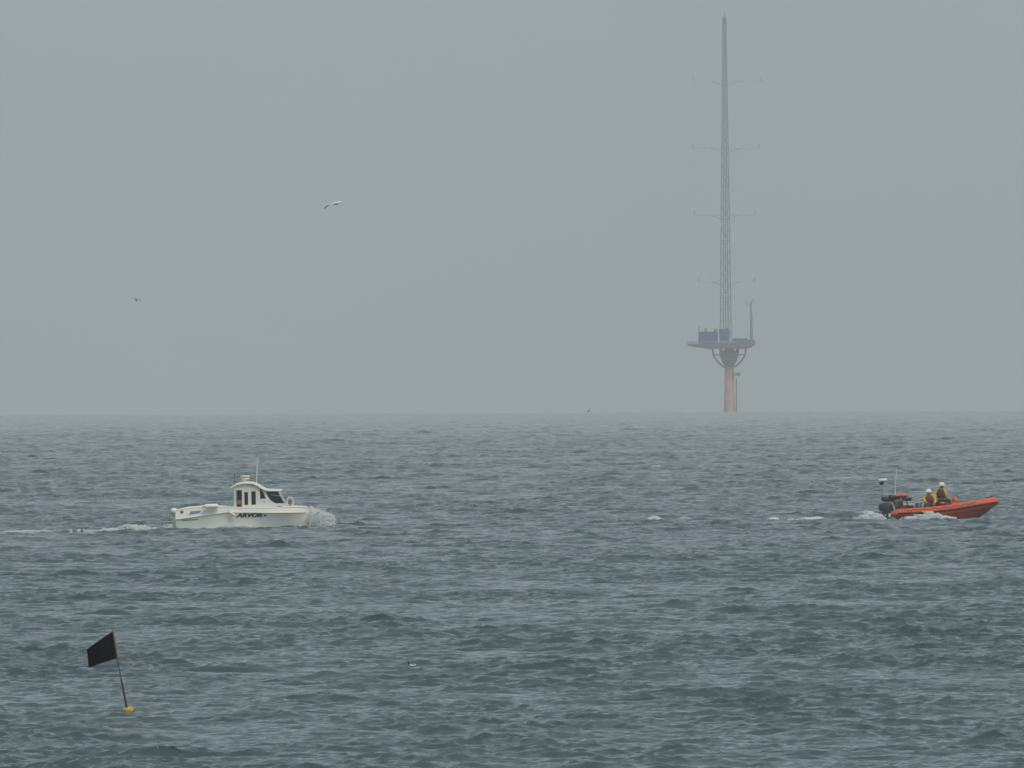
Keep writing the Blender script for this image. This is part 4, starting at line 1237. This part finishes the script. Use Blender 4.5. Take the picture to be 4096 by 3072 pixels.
# ------------------------------------------------------------------ foam and spray
M_FOAM = mat("white_foam", (0.95, 0.96, 0.955), 0.9, spec=0.1, noise=0.02, nscale=6)
def let_light_through(m, share):
    t = m.node_tree; p = t.nodes["Principled BSDF"]; out = [n for n in t.nodes if n.type == "OUTPUT_MATERIAL"][0]
    tr = t.nodes.new("ShaderNodeBsdfTranslucent"); tr.inputs["Color"].default_value = (0.95, 0.97, 0.97, 1)
    mx = t.nodes.new("ShaderNodeMixShader"); mx.inputs[0].default_value = share
    t.links.new(p.outputs[0], mx.inputs[1]); t.links.new(tr.outputs[0], mx.inputs[2]); t.links.new(mx.outputs[0], out.inputs["Surface"])
let_light_through(M_FOAM, 0.35)
def vnoise(x, y, seed):
    """smooth value noise on arrays"""
    rng = np.random.default_rng(seed); T = rng.random((64, 64))
    def one(u, v):
        iu = np.floor(u).astype(int); iv = np.floor(v).astype(int); fu = u - iu; fv = v - iv
        fu = fu * fu * (3 - 2 * fu); fv = fv * fv * (3 - 2 * fv)
        g = lambda a, b: T[a % 64, b % 64]
        return (g(iu, iv) * (1 - fu) + g(iu + 1, iv) * fu) * (1 - fv) + (g(iu, iv + 1) * (1 - fu) + g(iu + 1, iv + 1) * fu) * fv
    return 0.55 * one(x, y) + 0.28 * one(x * 2.3 + 7, y * 2.3 + 3) + 0.17 * one(x * 5.1 + 2, y * 5.1 + 9)

OCT = np.array([(1, 0, 0), (-1, 0, 0), (0, 1, 0), (0, -1, 0), (0, 0, 1), (0, 0, -1)], dtype=np.float64)
OCF = np.array([(0, 2, 4), (2, 1, 4), (1, 3, 4), (3, 0, 4), (2, 0, 5), (1, 2, 5), (3, 1, 5), (0, 3, 5)])
def drops(name, P, r, label, cat, flat=1.0, seed=0):
    """many separate small bubbles or drops as one mesh"""
    rng = np.random.default_rng(seed)
    n = len(P)
    jit = rng.uniform(0.65, 1.35, (n, 6, 1))
    co = P[:, None, :] + OCT[None] * r[:, None, None] * jit * np.array([1, 1, flat])
    f = (OCF[None] + 6 * np.arange(n)[:, None, None]).reshape(-1, 3)
    me = bpy.data.meshes.new(name)
    me.vertices.add(n * 6); me.vertices.foreach_set("co", co.astype(np.float32).ravel())
    me.loops.add(f.size); me.loops.foreach_set("vertex_index", f.astype(np.int32).ravel())
    me.polygons.add(len(f)); me.polygons.foreach_set("loop_start", np.arange(0, f.size, 3, dtype=np.int32))
    me.update(calc_edges=True); me.shade_smooth(); me.materials.append(M_FOAM)
    o = bpy.data.objects.new(name, me); scene.collection.objects.link(o)
    o["kind"] = "stuff"; o["label"] = label; o["category"] = cat
    return o

def foam(name, cx, cy, lx, ly, n, label, seed, r=(0.010, 0.036), heap=0.03, freq=1.15, thr=0.40):
    """broken foam: bubbles crowded together where the noise is high, riding on the waves"""
    rng = np.random.default_rng(seed)
    m = n * 6
    u = np.clip(rng.normal(0, 0.24, m), -0.5, 0.5); v = np.clip(rng.normal(0, 0.22, m), -0.5, 0.5)
    x = cx + u * lx; y = cy + v * ly
    q = vnoise(x * freq * 2.0, y * freq, seed) * (1.1 - 1.2 * np.abs(u)) 
    sel = np.nonzero(q > thr * (0.8 + 0.4 * rng.random(m)))[0][:n]
    x, y, q = x[sel], y[sel], q[sel]
    z = sea_line(x, y) + rng.random(len(x)) ** 1.5 * heap * np.clip((q - thr * 0.8) / 0.25, 0.15, 1.3)
    return drops(name, np.stack([x, y, z], axis=-1), r[0] + (r[1] - r[0]) * rng.random(len(x)) ** 2, label, "foam", 0.8, seed)

def foam_at(px, py, wpx, depth, n, seed, name, label, **kw):
    s = seen_spot(px, py)
    return foam(name, s.x, s.y + depth * 0.15, wpx * s.y / F_PX, depth, n, label, seed, **kw)

bw = boat_org
for i, (px, py, wp, dp, n, hp) in enumerate(((110, 2127, 360, 1.8, 2600, 0.035), (335, 2121, 250, 1.8, 2800, 0.05), (455, 2119, 190, 1.8, 2600, 0.06), (585, 2117, 290, 2.0, 6000, 0.09), (680, 2109, 140, 2.2, 5000, 0.08))):
    foam_at(px, py, wp, dp, n, 60 + i, "wake_foam", ("faint foam at the end of the motorboat's wake, farthest from its stern", "short foam streak in the motorboat's wake next to the faint far end", "small bright foam piece halfway along the motorboat's wake", "long foam streak in the motorboat's wake a boat's half-length behind it", "white foam directly at the start of the motorboat's wake")[i], heap=hp)
foam("side_foam", bw.x + 2.6, bw.y - 1.4, 6.4, 0.7, 3500, "thin line of foam along the motorboat's waterline", 12, heap=0.11, thr=0.40)
foam("bow_foam", bw.x + 6.8, bw.y - 0.5, 2.2, 2.4, 5000, "white water pushed up under the motorboat's bow", 15, heap=0.12, thr=0.35)
rw = rib_org
foam("stern_wash", rw.x - 1.1, rw.y - 0.2, 2.2, 2.4, 6000, "heaped white wash behind the lifeboat's outboards", 21, heap=0.16, thr=0.33)
foam("side_wash", rw.x + 1.5, rw.y - 1.5, 3.6, 0.9, 5000, "white water breaking along the lifeboat's side", 33, heap=0.12, thr=0.35)
foam("forward_wash", rw.x + 3.7, rw.y - 1.35, 2.6, 0.8, 1300, "thin foam streak under the lifeboat's raised bow", 39, heap=0.04)
for i, (px, py, wp, dp, n, hp) in enumerate(((2615, 2076, 120, 1.6, 1800, 0.035), (2730, 2072, 80, 1.4, 700, 0.025), (3098, 2076, 70, 1.4, 1500, 0.04), (3165, 2078, 90, 1.2, 900, 0.025), (3245, 2077, 170, 1.6, 3600, 0.04))):
    foam_at(px, py, wp, dp, n, 50 + i, "wake_foam", ("broken streak of foam in the lifeboat's old wake, midway between both boats", "faint wisp of foam beside the broken streak between both boats", "bright short fleck of foam nearest the motorboat in the lifeboat's wake", "thin dash of foam linking two brighter pieces of lifeboat wake", "long bright line of foam just behind the lifeboat's wash")[i], heap=hp)
for i, (px, py, wp, dp, n, hp) in enumerate(((1935, 1726, 22, 2.5, 160, 0.04), (768, 1880, 45, 1.5, 220, 0.02), (2622, 1866, 70, 2.0, 260, 0.02), (3780, 1843, 45, 2.0, 200, 0.02))):
    foam_at(px, py, wp, dp, n, 80 + i, "whitecap_foam", ("tiny whitecap far out near the horizon, mid-sea", "small whitecap a little above and behind the motorboat's aerial", "thin whitecap out beyond the lifeboat's wake", "small whitecap beyond the lifeboat")[i], heap=hp)

def spray(name, label, emit, n, seed, size=(0.008, 0.03)):
    """thousands of separate drops"""
    rng = random.Random(seed); P, r = [], []
    for _ in range(n):
        p, sc = emit(rng)
        P.append(p[:]); r.append(size[0] + (size[1] - size[0]) * rng.random() ** 2.5 * sc)
    return drops(name, np.array(P), np.array(r), label, "spray", 1.0, seed)
def jets(n, seed, **kw):
    r = random.Random(seed)
    return [dict(a=r.random(), h=r.betavariate(1.5, 1.6), y=r.gauss(0, 1), w=r.uniform(0.02, 0.08)) for _ in range(n)]
BJ = jets(60, 77)
def bow_emit(rng):
    # a curtain of spray thrown forward from the stem: thick by the hull, ragged and thin further out
    if rng.random() < 0.45:
        q = rng.random() ** 1.3
        x = 6.22 + 1.0 * q; z = rng.random() ** 1.2 * (0.80 * (1 - q) ** 1.2 + 0.10) + rng.gauss(0, 0.03)
        return inside(boat, (x, 0.15 + rng.gauss(0, 0.5), z)), 0.8
    j = rng.choice(BJ); t = rng.random() ** 0.7; ln = 0.2 + 0.95 * j["a"]
    x = 6.22 + ln * t + rng.gauss(0, j["w"])
    z = 0.03 + j["h"] * (1.5 * t - 0.75 * t * t) * (1.15 - 0.5 * j["a"]) + rng.gauss(0, j["w"])
    return inside(boat, (x, 0.10 + 0.45 * j["y"] + rng.gauss(0, j["w"]), z)), 1.0
spray("bow_spray", "white spray bursting forward from the motorboat's bow", bow_emit, 50000, 2, (0.005, 0.030))
WJ = jets(30, 5)
def wash_emit(rng):
    j = rng.choice(WJ); t = rng.random()
    x = -1.72 + 1.30 * j["a"]
    top = lerp_curve([0, 0.25, 0.5, 1], [0.12, 0.38, 0.26, 0.08], j["a"]) * (0.55 + 0.75 * j["h"])
    return inside(rib, (x + rng.gauss(0, 0.05 + 0.04 * t), 0.35 * j["y"] + rng.gauss(0, 0.12), t ** 1.2 * top)), 1.0
spray("wash_spray", "spray thrown up behind the lifeboat's outboards", wash_emit, 9000, 5, (0.010, 0.052))
SJ = jets(44, 6)
def side_emit(rng):
    j = rng.choice(SJ); t = rng.random()
    x = 0.35 + 2.3 * j["a"]
    top = lerp_curve([0, 0.3, 0.48, 0.65, 1], [0.06, 0.20, 0.30, 0.20, 0.05], j["a"]) * (0.5 + 0.9 * j["h"])
    return inside(rib, (x + rng.gauss(0, 0.05 + 0.05 * t), -1.42 + rng.gauss(0, 0.10), t ** 1.2 * top)), 1.0
spray("side_spray", "spray breaking along the lifeboat's side", side_emit, 9000, 6, (0.010, 0.048))
